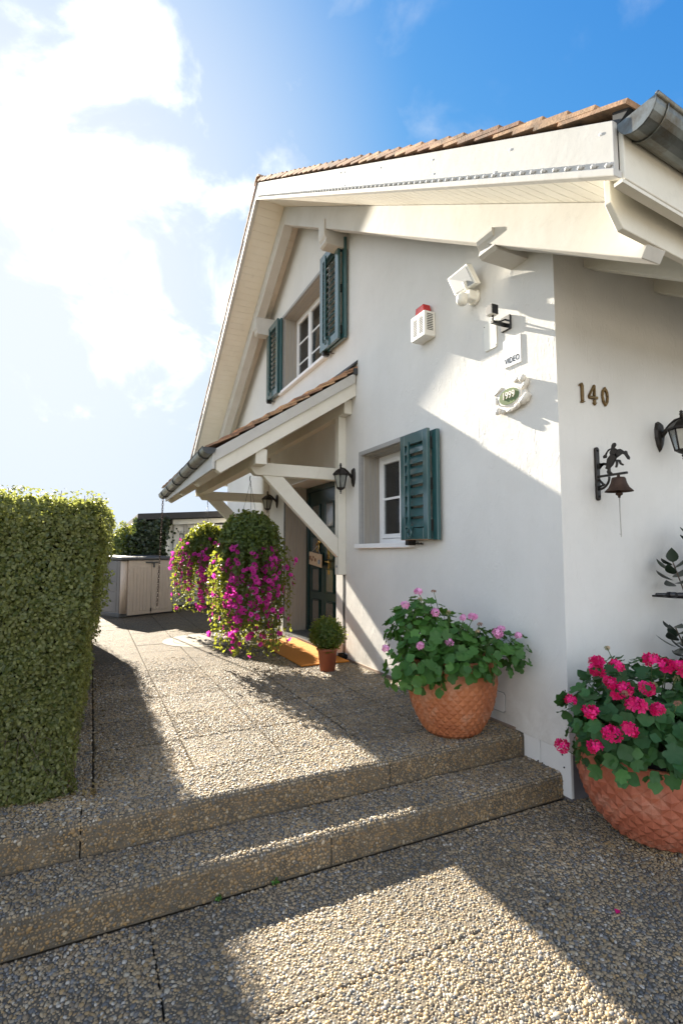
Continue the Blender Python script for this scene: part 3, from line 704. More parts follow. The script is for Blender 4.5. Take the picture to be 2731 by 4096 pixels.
pq = thing('hanging_plaque', 'small driftwood plaque hung on a cord from the brass knocker of the green front door', 'plaque', (DR-.07, 6.87, 1.32))
pb = MB().box(DR-.075, DR-.055, 6.66, 7.10, 1.315, 1.50)
for p in range(len(pb.v)): pb.v[p] = (pb.v[p][0], pb.v[p][1], pb.v[p][2] + (pb.v[p][1]-6.88)*.10)
part('board', pb, DRIFT, pq, .004)
part('cord', MB().tube([(DR-.065,7.02,1.515),(DR-.06,6.835,1.60),(DR-.065,6.73,1.49)], .004, 5), CORD, pq)
dec = MB()
for y, z, r in ((7.05,1.43,.03),(6.98,1.40,.022),(6.93,1.44,.018),(6.86,1.40,.024)): dec.lathe([(.0001,DR-.086),(r,DR-.083),(r*1.1,DR-.076)], (0,y,z), 9, 'x')
part('carved_flower', dec, simple('carved_brown', (.22,.10,.05), None, .7), pq)
part('shell', MB().lathe([(.0001,DR-.092),(.03,DR-.088),(.038,DR-.076)], (0,6.72,1.37), 10, 'x'), simple('blue_shell', (.22,.26,.32), None, .4), pq)
# recess floor grating
gr = thing('floor_grating', 'galvanised grating set in the recess before the front door', 'grating', (2.82, 6.5, .30))
fr = MB().box(X0-.03, X0-.012, 5.60, 7.38, .301, .335).box(DR-.06, DR-.04, 5.60, 7.38, .301, .335); part('grating_frame', fr, STEELG, gr)
bars = MB()
for k in range(42): bars.box(X0-.012, DR-.06, 5.62+.0425*k, 5.628+.0425*k, .305, .333)
for k in range(8): bars.box(X0+.02+.035*k, X0+.024+.035*k, 5.6, 7.38, .306, .3325)
part('grating_bars', bars, STEELG, gr); part('grating_tray', MB().box(X0-.025, DR-.045, 5.6, 7.38, .300, .304), RUBBER, gr)

# ---- door canopy
CN = link('door_canopy', None, H); CN.location = (0,0,0); CN.empty_display_size = .1
CY0, CY1 = 5.03, 8.60
def ct(x): return 3.539 + .652*(x-2.617)      # top line of the barge board
for a, b in ((CY0, CY0+.028), (CY1-.028, CY1)):
    part('barge_board', MB().prism([(1.062,ct(1.062)),(2.620,ct(2.620)),(2.620,ct(2.620)-.118),(1.062,ct(1.062)-.122)], 'y', a, b), WHITE, CN, .003)
for y in (CY0+.0285, 6.2, 7.3, CY1-.13):
    part('rafter', MB().prism([(1.10,ct(1.10)-.01),(X0-.001,ct(X0)-.01),(X0-.001,ct(X0)-.272),(1.125,ct(1.125)-.272),(1.075,ct(1.075)-.21),(1.075,ct(1.075)-.01)], 'y', y, y+.10), WOOD, CN, .004)
deckx = [(1.03,ct(1.03)-.016),(X0-.002,ct(X0)-.016),(X0-.002,ct(X0)+.004),(1.03,ct(1.03)+.004)]
k = 0; y = CY0+.13
while y < CY1-.14:
    part('soffit_board', MB().prism([(1.09,ct(1.09)-.036),(X0-.003,ct(X0)-.036),(X0-.003,ct(X0)-.017),(1.09,ct(1.09)-.017)], 'y', y, min(y+.116, CY1-.135)), WOOD, CN); y += .12
part('roof_deck', MB().prism(deckx, 'y', CY0+.03, CY1-.03), ROOFD, CN)
part('purlin', MB().prism([(1.49,2.42),(1.612,2.42),(1.612,2.58),(1.49,2.58)], 'y', 5.09, 8.52), WOOD, CN, .004)
part('wall_purlin', MB().box(2.545, X0-.001, 5.16, 8.47, 3.095, 3.265), WOOD, CN, .004)
for y in (5.31, 8.20):
    part('tie_beam', MB().prism([(X0-.002,2.34),(X0-.002,2.478),(1.486,2.478),(1.486,2.43),(1.545,2.352),(1.56,2.34)], 'y', y, y+.105), WOOD, CN, .005)
    post = MB().box(2.544, X0-.001, y-.002, y+.10, 1.25, 2.339).box(2.544, X0-.001, y-.002, y+.10, 2.479, 3.094)
    part('wall_post', post, WOOD, CN, .005)
    part('brace', MB().prism([(1.638,2.3395),(1.872,2.3395),(2.5435,1.665),(2.5435,1.45)], 'y', y+.012, y+.09), WOOD, CN, .004)
    part('bolt', MB().lathe([(.0001,2.534),(.014,2.535),(.016,2.5435)], (0,y+.05,1.345), 8, 'x'), STEELG, CN)
part('eave_board', MB().box(1.035, 1.0615, CY0, CY1, 2.325, 2.50), WHITE, CN, .003)
def csk(p): return Vector((p.x, p.y, p.z - .028*(p.y-CY0)))
gc = (1.000, 2.530); gr_ = .066
part('gutter', gutter(gc, gr_, 'y', CY0-.02, CY1+.02).move(csk), ZINC, CN)
part('gutter_end_cap', gutter_end(gc, gr_+.001, 'y', CY0-.024).move(csk), LEAD, CN)
part('gutter_end_cap', gutter_end(gc, gr_+.001, 'y', CY1+.020).move(csk), ZINC, CN)
part('gutter_bead', MB().tube([(gc[0]-gr_,CY0-.02,gc[1]+.003),(gc[0]-gr_,CY1+.02,gc[1]+.003)], .007, 6).move(csk), ZINC, CN)
for y in (5.22, 5.83, 6.44, 7.05, 7.66, 8.27):
    part('gutter_bracket', MB().tube([(gc[0]+.071*math.cos(q), y, gc[1]+.071*math.sin(q)) for q in np.linspace(math.pi*.98, 2.02*math.pi, 12)], .0075, 6).move(csk), LEAD, CN)
cth = math.atan(.652); ccs, csn = math.cos(cth), math.sin(cth)
ctm = [tilemesh(.175, .36), tilemesh(.173, .36), tilemesh(.177, .36)]
for c in range(11):
    xl = 1.0 + .152*c
    for k in range(20):
        d = Vector((-ccs, 0, -csn)); nr = Vector((-csn, 0, ccs)); yy = d.cross(nr)
        m = Matrix((yy, d, nr)).transposed().to_4x4()
        m.translation = (xl+random.uniform(-.006,.006), CY0-.012+.0895+.179*k+random.uniform(-.003,.003), ct(xl)+.012)
        inst('tile', random.choice(ctm), CN, m @ Euler((random.uniform(-.012,.012), random.uniform(-.015,.015), random.uniform(-.012,.012))).to_matrix().to_4x4())
part('flashing', MB().prism([(2.50,ct(2.50)+.075),(X0-.001,ct(X0)+.11),(X0-.001,ct(X0)+.135),(2.50,ct(2.50)+.082)], 'y', CY0-.015, CY1).box(2.59,X0-.0015,CY0-.02,CY0+.03,ct(2.6)-.01,ct(2.6)+.06), LEAD, CN)

# ------------------------------------------------------------------ lanterns
def lantern(label, base, out, group='black carriage lanterns on the house walls'):
    """base: point on the wall at mid plate; out: unit vector away from the wall"""
    o = Vector(out); side = Vector((0,0,1)).cross(o); B = Vector(base)
    T = thing('wall_lantern', label, 'lantern', tuple(B), group)
    def P(a, s_, z): return B + o*a + side*s_ + Vector((0,0,z))
    pl = MB(); poly = [(0,.105),(.035,.09),(.05,.04),(.048,-.02),(.03,-.08),(0,-.125),(-.03,-.08),(-.048,-.02),(-.05,.04),(-.035,.09)]
    vs = [P(.0005,u,w) for u,w in poly] + [P(.02,u*.8,w*.85) for u,w in poly] + [P(.03,u*.35,w*.4) for u,w in poly]; n = len(poly)
    pl.add(vs, [(i,(i+1)%n,n+(i+1)%n,n+i) for i in range(n)] + [(n+i,n+(i+1)%n,2*n+(i+1)%n,2*n+i) for i in range(n)] + [tuple(range(2*n,3*n))])
    part('wall_plate', pl, IRON, T, .003)
    part('arm', MB().tube([P(.02,0,-.01),P(.05,0,.02),P(.085,0,.06),P(.12,0,.085),P(.155,0,.09),P(.165,0,.085)], [.019,.016,.013,.011,.010,.010], 8), IRON, T)
    cx = P(.165, 0, 0)
    def hexr(r, z, ph=0): return [(cx.x + r*math.cos(ph+math.pi/3*k), cx.y + r*math.sin(ph+math.pi/3*k), B.z+z) for k in range(6)]
    rf = MB(); rings = [hexr(.098,.012), hexr(.094,.024), hexr(.060,.058), hexr(.030,.078), hexr(.014,.085)]
    rf.add(sum(rings, []), [(i*6+k, i*6+(k+1)%6, i*6+6+(k+1)%6, i*6+6+k) for i in range(4) for k in range(6)] + [tuple(range(5,-1,-1)), tuple(range(24,30))])
    rf.lathe([(.011,.080),(.011,.115),(.016,.12),(.009,.128),(.013,.138),(.0001,.15)], (cx.x,cx.y,B.z), 8); part('lantern_roof', rf, IRON, T)
    fr_ = MB(); up, lo = hexr(.078,.011), hexr(.046,-.135)
    for k in range(6): fr_.tube([up[k], lo[k]], .006, 4)
    fr_.tube(up+[up[0]], .006, 4).tube(lo+[lo[0]], .007, 4); part('lantern_frame', fr_, IRON, T)
    for k in range(6):
        a, b, c, d = up[k], up[(k+1)%6], lo[(k+1)%6], lo[k]
        part('lantern_pane', MB().add([a,b,c,d], [(0,1,2,3)]), LGLASS, T)
    part('lantern_base', MB().lathe([(.0001,-.205),(.008,-.195),(.004,-.185),(.012,-.172),(.006,-.163),(.03,-.152),(.047,-.138),(.047,-.133)], (cx.x,cx.y,B.z), 10), IRON, T)
    part('bulb', MB().lathe([(.0001,-.10),(.02,-.08),(.022,-.05),(.012,-.02),(.012,.005)], (cx.x,cx.y,B.z), 10), PLASW, T)
    return T
lantern('black carriage lantern beside the small window, right of the canopy post', (X0, 5.12, 2.36), (-1,0,0))
lantern('black carriage lantern left of the front door under the canopy', (X0, 7.78, 2.33), (-1,0,0))
lantern('black carriage lantern above the dark laurel on the side wall', (3.655, YC, 2.345), (0,-1,0))

# ------------------------------------------------------------------ things on the walls
def textmesh(txt, size, ext, mat, xs_=1.0, sp=1.0):
    c = bpy.data.curves.new('lettering', 'FONT'); c.body = txt; c.size = size; c.extrude = ext; c.align_x = 'CENTER'; c.align_y = 'CENTER'; c.space_character = sp; c.resolution_u = 3
    o = bpy.data.objects.new('tmp', c); COL.objects.link(o)
    me = bpy.data.meshes.new_from_object(o.evaluated_get(bpy.context.evaluated_depsgraph_get()))
    bpy.data.objects.remove(o); bpy.data.curves.remove(c)
    for v in me.vertices: v.co.x *= xs_
    me.materials.clear(); me.materials.append(mat); return me
XF = Matrix(((0,0,-1,0),(-1,0,0,0),(0,1,0,0),(0,0,0,1)))   # text facing -x, reading towards -y
# alarm
A = thing('alarm_box', 'cream alarm siren box with louvres and a red lamp on top', 'alarm', (X0, 3.655, 3.5))
part('housing', MB().box(X0-.118, X0-.0005, 3.55, 3.76, 3.388, 3.612), ALARMW, A, .006)
lv = MB()
for k in range(10):
    z = 3.425 + .0155*k
    for a, b in ((3.575,3.64),(3.665,3.73)): lv.box(X0-.1195, X0-.1165, a, b, z, z+.0075)
    lv.box(X0-.092, X0-.03, 3.5485, 3.5515, z+.015, z+.022)
part('louvre', lv, RUBBER, A)
part('red_lamp', MB().prism([(3.585,3.612),(3.735,3.612),(3.72,3.695),(3.60,3.695)], 'x', X0-.095, X0-.015), REDP, A, .008)
# floodlight
Fl = thing('floodlight', 'white floodlight with a tilted square lamp and motion sensor below the purlin head', 'floodlight', (X0, 3.02, 3.52))
part('wall_mount', MB().lathe([(.05,X0-.035),(.062,X0-.03),(.062,X0-.0005)], (0,3.03,3.50), 14, 'x').box(X0-.10, X0-.02, 2.98, 3.06, 3.455, 3.53), PLASW, Fl, .006)
part('motion_sensor', MB().lathe([(.0001,-.05),(.032,-.046),(.046,-.02),(.046,.02),(.03,.04)], (X0-.115,3.05,3.475), 14), PLASW, Fl)
part('arm', MB().tube([(X0-.07,3.02,3.52),(X0-.10,3.02,3.57),(X0-.12,3.02,3.60)], .016, 8), PLASW, Fl)
fq = [Vector(p) for p in ((2.543,3.257,3.745),(2.503,2.965,3.715),(2.543,2.907,3.536),(2.553,3.172,3.558))]
fc = sum(fq, Vector())/4; fn = (fq[2]-fq[0]).cross(fq[1]-fq[3]).normalized()
if fn.x > 0: fn = -fn
def quadbox(q, n, t0, t1, s=1.0):
    c = sum(q, Vector())/4; a = [c+(p-c)*s+n*t0 for p in q]; b = [c+(p-c)*s+n*t1 for p in q]; return MB().hexa(a+b)
part('lamp_housing', quadbox(fq, fn, -.05, 0), PLASW, Fl, .006); part('lamp_lens', quadbox(fq, fn, -.01, .003, .84), GREYP, Fl)
# camera
Cm = thing('security_camera', 'small black and white camera cube on a black wall bracket above the white signs', 'camera', (X0, 2.70, 3.16))
part('camera_housing', MB().box(2.478, 2.538, 2.675, 2.735, 3.188, 3.262), PLASW, Cm, .004)
part('camera_face', MB().box(2.480, 2.536, 2.6735, 2.676, 3.191, 3.259), BLACKP, Cm); part('camera_face', MB().box(2.4765, 2.479, 2.679, 2.731, 3.192, 3.258), BLACKP, Cm)
part('bracket', MB().box(2.50, X0-.02, 2.69, 2.715, 3.130, 3.150).tube([(2.508,2.70,3.15),(2.508,2.70,3.188)], .007, 6).tube([(2.55,2.70,3.145),(X0-.01,2.70,3.185)], .006, 6), BLACKP, Cm)
part('wall_plate', MB().box(X0-.02, X0-.0005, 2.655, 2.745, 3.10, 3.205), BLACKP, Cm, .003)
# blank plate
def rrect(y0, y1, z0, z1, r, n=4):
    p = []
    for cy, cz, a in ((y1-r,z1-r,0),(y0+r,z1-r,90),(y0+r,z0+r,180),(y1-r,z0+r,270)):
        p += [(cy+r*math.cos(R(a+90*k/n)), cz+r*math.sin(R(a+90*k/n))) for k in range(n+1)]
    return p
Bp = thing('cover_plate', 'blank white cover plate with rounded corners below the camera bracket', 'wall plate', (X0, 2.87, 3.13))
part('plate', MB().prism(rrect(2.80,2.935,3.02,3.235,.022), 'x', X0-.012, X0-.0005), PLASW, Bp, .002)
sc_ = MB()
for y, z in ((2.925,3.215),(2.81,3.04)): sc_.lathe([(.0001,X0-.0145),(.004,X0-.0135),(.005,X0-.0115)], (0,y,z), 8, 'x')
part('screw', sc_, IRON, Bp)
Vs = thing('video_sign', 'white rectangular sign lettered VIDEO near the house corner', 'sign', (X0, 2.655, 2.93))
part('board', MB().box(X0-.008, X0-.0005, 2.571, 2.738, 2.828, 3.030), SIGNW, Vs, .001)
inst('lettering', textmesh('VIDEO', .058, .0006, INK, .78, 1.08), Vs, Matrix.Translation((X0-.0088, 2.655, 2.870)) @ XF)
# 1999 plaque
Pq = thing('year_plaque', 'ornate white ceramic plaque with a green oval reading 1999', 'plaque', (X0, 2.66, 2.60))
def oval(ry, rz, n=28, lump=0, ph=0): return [(2.66+ry*(1+lump*math.cos(6*a+ph))*math.cos(a), 2.60+rz*(1+lump*math.cos(6*a+ph))*math.sin(a)) for a in np.linspace(0, 2*math.pi, n, endpoint=False)]
out_ = [(.02,.100),(.07,.118),(.12,.112),(.155,.085),(.160,.050),(.130,.030),(.150,-.005),(.175,-.035),(.150,-.070),(.115,-.085),(.085,-.078),(.045,-.098),(0,-.104),(-.05,-.095),(-.09,-.108),(-.128,-.092),(-.135,-.062),(-.118,-.030),(-.145,.005),(-.168,.040),(-.140,.070),(-.105,.060),(-.06,.085)]
part('backing', MB().prism([(2.66-u, 2.60+w) for u, w in out_], 'x', X0-.034, X0-.0005), CER, Pq, .010, seg=2)
def scroll(p0, p1, r0, r1):
    a_, b_ = Vector((X0-.034, 2.66-p0[0], 2.60+p0[1])), Vector((X0-.034, 2.66-p1[0], 2.60+p1[1])); d_ = (b_-a_)
    part('scroll', MB().tube([a_-d_*.04, a_+d_*.05, (a_+b_)/2, b_-d_*.05, b_+d_*.04], [.003, r0, (r0+r1)/2*1.05, r1, .003], 10), CER, Pq)
for q in (((.045,.100),(.115,.105),.017,.022),((.150,.060),(.118,.020),.016,.012),((.165,-.025),(.105,-.075),.020,.024),((.095,-.070),(.055,-.092),.014,.018),((-.150,.045),(-.065,.080),.013,.013),((-.118,-.030),(-.145,.025),.010,.012),((-.03,-.098),(.02,-.100),.012,.012)): scroll(*q)
for u, w in ((.128,.092),(-.112,-.082)):
    part('rosette', MB().lathe([(.0001,X0-.060),(.020,X0-.056),(.027,X0-.046),(.025,X0-.03)], (0,2.66-u,2.60+w), 14, 'x'), CER, Pq)
part('rim', MB().prism(oval(.112,.070), 'x', X0-.040, X0-.02), CER, Pq, .006, seg=2)
part('oval', MB().prism(oval(.096,.058), 'x', X0-.0425, X0-.03), CERG, Pq)
inst('lettering', textmesh('1999', .072, .004, CER, .85), Pq, Matrix.Translation((X0-.046, 2.66, 2.606)) @ XF)
# house numbers (blackletter-like numerals)
def numeral(label, strokes, cx, cz):
    T = thing('house_number', label, 'numeral', (cx, YC, cz), 'bronze numerals on the side wall')
    b = MB()
    for poly in strokes: b.prism([(cx+u, cz+w) for u, w in poly], 'y', YC-.016, YC-.0005)
    part('numeral', b, BRONZE, T, .003)
numeral('bronze figure one of the house number, nearest the corner', [[(-.012,-.055),(.010,-.055),(.010,.050),(-.004,.068),(-.012,.045)],[(-.032,.040),(-.012,.0449),(-.0041,.068),(-.022,.058)],[(-.022,-.065),(0,-.070),(.026,-.055),(.010,-.0551),(-.012,-.0551)]], 2.863, 2.552)
numeral('bronze figure four, middle of the house number', [[(-.046,-.012),(-.030,-.012),(.012,.050),(.010,.070)],[(-.046,-.013),(.044,-.010),(.040,-.030),(-.038,-.033)],[(.004,-.0095),(.022,-.0095),(.022,.060),(.0122,.070),(.0122,.049)],[(.004,-.0335),(.022,-.0335),(.022,-.055),(.034,-.050),(.016,-.074),(-.006,-.055),(.004,-.055)]], 2.965, 2.553)
def ring0():
    o = [(0,.068),(.026,.040),(.034,0),(.028,-.040),(.004,-.070),(-.024,-.042),(-.032,0),(-.028,.038)]; i = [(0,.045),(.012,.025),(.018,0),(.014,-.028),(.003,-.046),(-.012,-.026),(-.018,0),(-.013,.026)]
    return [[o[k], o[(k+1)%8], i[(k+1)%8], i[k]] for k in range(8)]
numeral('bronze figure nought of the house number, farthest from the corner', ring0(), 3.083, 2.555)
# bell
Bl = thing('door_bell', 'dark cast iron wall bell with a bucking horse and rider and a pull cord', 'bell', (2.975, YC, 2.02))
part('back_plate', MB().box(2.957, 2.993, YC-.018, YC-.0005, 1.86, 2.18).lathe([(.018,YC-.018),(.018,YC-.0005)], (2.975,0,2.18), 12, 'y').lathe([(.018,YC-.018),(.018,YC-.0005)], (2.975,0,1.86), 12, 'y'), IRON, Bl, .003)
part('bracket_arm', MB().box(2.967, 2.983, 2.062, YC-.018, 1.992, 2.006).tube([(2.975, YC-.02-.075*math.cos(q), 1.99-.075*math.sin(q)) for q in np.linspace(0, math.pi/2, 9)], .008, 6).tube([(2.975,YC-.02,1.93),(2.975,YC-.06,1.945)], .007, 6).tube([(2.975,YC-.02,1.98),(2.975,YC-.055,1.94)], .007, 6), IRON, Bl)
def sil(polys, name):     # flat cast silhouettes in the y-z plane, y measured out from the wall
    b = MB()
    for i, p in enumerate(polys): b.prism([(YC-u, 2.006+w) for u, w in p], 'x', 2.969-.001*(i % 2), 2.981+.001*(i % 2))
    part(name, b, IRON, Bl, .002)
horse = [[(.075,.045),(.10,.035),(.125,.055),(.150,.095),(.190,.115),(.205,.108),(.225,.075),(.236,.070),(.240,.085),(.228,.105),(.222,.128),(.214,.132),(.206,.128),(.180,.150),(.165,.150),(.140,.118),(.110,.125),(.085,.100)],
         [(.075,.050),(.098,.045),(.095,.020),(.115,.005),(.105,0),(.085,.002),(.080,.018),(.088,.030),(.070,.040)],
         [(.088,.045),(.105,.042),(.105,.018),(.120,.000),(.100,.000),(.096,.015)],
         [(.145,.085),(.160,.085),(.158,.055),(.150,.035),(.140,.036),(.146,.058)],
         [(.160,.085),(.176,.080),(.182,.060),(.198,.048),(.192,.040),(.172,.052)],
         [(.020,.070),(.030,.085),(.034,.070),(.050,.068),(.080,.060),(.084,.072),(.060,.078),(.044,.074),(.030,.040),(.022,.045)]]
sil(horse, 'horse_figure')
rider = [[(.108,.118),(.135,.120),(.150,.100),(.160,.100),(.150,.140),(.138,.165),(.120,.165),(.105,.140)],[(.118,.164),(.140,.164),(.152,.180),(.146,.196),(.130,.194),(.122,.182)],
         [(.112,.160),(.122,.166),(.095,.160),(.078,.140),(.070,.128),(.078,.122),(.090,.145)],[(.060,.108),(.080,.108),(.084,.122),(.070,.132),(.058,.122)],[(.136,.150),(.160,.135),(.168,.142),(.140,.164)]]
sil(rider, 'rider_figure')
part('bell', MB().lathe([(.083,1.886),(.079,1.892),(.060,1.912),(.047,1.94),(.041,1.968),(.036,1.976),(.010,1.980),(.008,1.992)], (2.975,2.122,0), 24, caps=False), RUST, Bl)
part('clapper', MB().lathe([(.0001,1.845),(.008,1.848),(.008,1.858),(.020,1.866),(.021,1.876),(.014,1.884),(.006,1.90),(.005,1.97)], (2.975,2.122,0), 12), RUST, Bl)
part('pull_cord', MB().tube([(2.972,2.122,1.85),(2.973,2.121,1.72),(2.975,2.121,1.61),(2.977,2.122,1.60)], .0022, 5).tube([(2.979,2.122,1.85),(2.979,2.123,1.72),(2.978,2.121,1.61),(2.970,2.128,1.62)], .0022, 5), CORD, Bl)

# ------------------------------------------------------------------ plants
def leaf_cloud(P, Dn, size, mat, name, asp=.62, cup=.25, droop=0):
    """P: leaf base points, Dn: approximate outward normals; each leaf two folded quads"""
    n = len(P); Dn = Dn/np.maximum(np.linalg.norm(Dn, axis=1, keepdims=True), 1e-6)
    nr = Dn + rng.normal(0,.55,(n,3)); nr /= np.linalg.norm(nr, axis=1, keepdims=True)
    t = rng.normal(0,1,(n,3)); t[:,2] -= droop; t -= nr*(t*nr).sum(1, keepdims=True); t /= np.maximum(np.linalg.norm(t, axis=1, keepdims=True), 1e-6)
    b = np.cross(nr, t); s_ = size*rng.uniform(.6,1.25,n); L_ = s_[:,None]; w = (s_*asp*.5)[:,None]; u = (s_*cup)[:,None]*.5
    V = np.stack([P, P+t*L_*.30+b*w+nr*u, P+t*L_*.75+b*w*.85+nr*u, P+t*L_, P+t*L_*.75-b*w*.85+nr*u, P+t*L_*.30-b*w+nr*u], 1)
    base = (np.arange(n)*6)[:,None]; F = np.concatenate([base+np.array([[0,1,2,3]]), base+np.array([[0,3,4,5]])])
    return npmesh(name, V.reshape(-1,3), F, mat, False)
def add_foliage(parent, P, Dn, size, mat, name='foliage', kind='stuff', **k):
    o = origin(parent); me_ = leaf_cloud(np.asarray(P)-np.array(o), np.asarray(Dn), size, mat, name, **k)
    return link(name, me_, parent, kind=kind)
# hedge: clipped block with a rounded top, right face at x about 0.05
Hd = thing('hedge', 'tall clipped green hedge left of the path', 'hedge', (-1.5, 5.7, TS))
hx0, hx1, hy0, hy1, hz0, hz1 = -3.4, .065, 2.965, 8.55, TS-.005, 1.79
part('hedge_core', MB().prism([(hx0+.12,TS+.02),(hx1-.20,TS+.02),(hx1-.15,TS+.35),(hx1-.06,1.2),(hx1-.02,hz1-.10),(hx1-.08,hz1-.05),(hx0+.12,hz1-.05)], 'y', hy0+.14, hy1-.08), HEDGED, Hd)
def hedge_pts(n, face):
    u = rng.uniform(0,1,n); w = rng.uniform(0,1,n)
    if face == 'front': P = np.stack([-1.0+u*1.03, np.full(n,hy0), hz0+w*(hz1-hz0)], 1); D = np.tile((0,-1.,.15),(n,1))
    elif face == 'front2': P = np.stack([hx0+u*(-1.0-hx0), np.full(n,hy0), hz0+w*(hz1-hz0)], 1); D = np.tile((0,-1.,.15),(n,1))
    elif face == 'right': P = np.stack([np.full(n,hx1), hy0+u**1.5*(hy1-hy0), hz0+w*(hz1-hz0)], 1); D = np.tile((1.,0,.15),(n,1))
    elif face == 'top': P = np.stack([hx0+u**.5*(hx1-hx0), hy0+w**1.5*(hy1-hy0), np.full(n,hz1)], 1); D = np.tile((0,0,1.),(n,1))
    else: P = np.stack([hx0+u*(hx1-hx0), np.full(n,hy1), hz0+w*(hz1-hz0)], 1); D = np.tile((0,1.,.1),(n,1))
    # clumpy surface
    q = np.array([mnoise.noise(Vector(p)*4.5)*.055 + mnoise.noise(Vector(p)*13.0)*.034 for p in P])
    low = np.clip((hz0+.35-P[:,2])/.35, 0, 1)
    off = q - rng.exponential(.026, n) - low**2*.02
    edge_t = np.clip((P[:,2]-(hz1-.13))/.13, 0, 1)
    off = off - (edge_t**2*.07 if face in ('front','front2','right') else 0)
    P = P + D*off[:,None]
    if face == 'right': P[:,0] += .05*np.clip((P[:,2]-1.0)/.7, 0, 1)*.8
    lean = .11*np.clip(1-(P[:,2]-TS)/1.3, 0, 1)
    if face in ('front','right'): P[:,0] -= lean*(u if face == 'front' else 1)
    return P, D
fl = [hedge_pts(n, f) for n, f in ((44000,'front'),(9000,'front2'),(30000,'right'),(15000,'top'),(4000,'back'))]
add_foliage(Hd, np.concatenate([a for a,_ in fl]), np.concatenate([b for _,b in fl]), .0195, HEDGE, asp=.72)
tw = MB()
for k in range(70):
    x = random.uniform(-.9, 0); p = Vector((x, hy0+.03, TS+random.uniform(.05,.4))); q = p + Vector((random.uniform(-.08,.08), random.uniform(-.09,-.02), random.uniform(-.12,.06)))
    tw.tube([p, (p+q)/2+Vector((0,0,.01)), q], .0016, 3)
for k in range(26):
    x = random.uniform(-1.0, .0); p = Vector((x, hy0+random.uniform(.0,.3), hz1-.05)); tw.tube([p, p+Vector((random.uniform(-.02,.02),0,random.uniform(.05,.10)))], .0018, 3)
part('twigs', tw, BARK, Hd, kind='stuff')
tp = np.array([[random.uniform(-1.0,.05), hy0+random.uniform(0,.4), hz1+random.uniform(-.02,.05)] for k in range(380)])
add_foliage(Hd, tp, np.tile((0,-.3,1.),(380,1)), .020, HEDGE, name='top_shoots', asp=.75)

n = 520; lit_ = np.stack([rng.uniform(-1.1,.30,n), np.where(rng.uniform(0,1,n) < .6, 2.97-rng.exponential(.035,n), rng.uniform(3.0,6.5,n)), np.full(n, TS+.006)], 1)
k_ = lit_[:,1] > 2.98; lit_[k_,0] = .05+rng.exponential(.05, k_.sum()); lit_[~k_,0] = np.minimum(lit_[~k_,0], .05); lit_[:,1] = np.maximum(lit_[:,1], 2.70)
lo_ = link('leaf_litter', leaf_cloud(lit_, np.tile((0,0,1.),(n,1)), .017, leafmat('dry_leaf', (.12,.075,.03), (.26,.19,.07), .15, .7), 'leaf_litter', asp=.6), kind='stuff'); lo_['label'] = 'dry fallen hedge leaves along the foot of the hedge'; lo_['category'] = 'leaf litter'
# geraniums
def disc_leaf(name, mat, r=1.0, n=22):
    b = MB(); vs = [(0,0,0)]; notch = 2
    for ring, rr in ((1,.55),(2,1.0)):
        for k in range(n):
            a = 2*math.pi*(k+.5)/n; sc1 = rr*(1+(.11*math.cos(7*a) if ring == 2 else .02))
            back = max(0, 1-abs(((a-math.pi*1.5+math.pi)%(2*math.pi))-math.pi)/.35); sc1 *= 1-.45*back
            z = .10*rr*rr + (.11*math.cos(7*a+.6)*rr if ring == 2 else 0)
            vs.append((sc1*math.cos(a), sc1*math.sin(a), z))
    fs = [(0,1+k,1+(k+1)%n) for k in range(n)] + [(1+k,1+n+k,1+n+(k+1)%n,1+(k+1)%n) for k in range(n)]
    return b.add(vs, fs, True).mesh(name, mat, fix=False)
def flower_head(name, mat, n=14, seed=0):
    """loose umbel of five-petalled florets"""
    rr = random.Random(seed); b = MB()
    for k in range(n):
        z = 1-2*(k+.5)/n*.66; a = k*2.399; r_ = math.sqrt(max(0,1-z*z)); d = Vector((r_*math.cos(a), r_*math.sin(a), z*.75))
        d = (d + Vector((rr.uniform(-.3,.3), rr.uniform(-.3,.3), rr.uniform(-.25,.25)))).normalized()
        c = Vector((d.x, d.y, d.z*.75))*.72*rr.uniform(.7,1.15); u = d.orthogonal().normalized(); w = d.cross(u); vs = [c-d*.06]; sz = rr.uniform(.40,.56)
        for q in range(5):
            aa = 2*math.pi*q/5 + rr.uniform(-.15,.15); e = u*math.cos(aa)+w*math.sin(aa); f = u*math.cos(aa+.5)+w*math.sin(aa+.5); g = u*math.cos(aa-.5)+w*math.sin(aa-.5)
            vs += [c+g*sz*.75+d*.05, c+e*sz*1.05+d*rr.uniform(-.02,.14), c+f*sz*.75+d*.05]
        b.add(vs, sum([[(0,1+3*q,2+3*q),(0,2+3*q,3+3*q)] for q in range(5)], []))
    return b.mesh(name, mat, fix=False)
def orient(pos, nrm, roll, s):
    z = Vector(nrm).normalized(); x = z.orthogonal().normalized(); y = z.cross(x)
    m = Matrix((x,y,z)).transposed().to_4x4() @ Matrix.Rotation(roll, 4, 'Z') @ Matrix.Scale(s, 4); m.translation = pos; return m
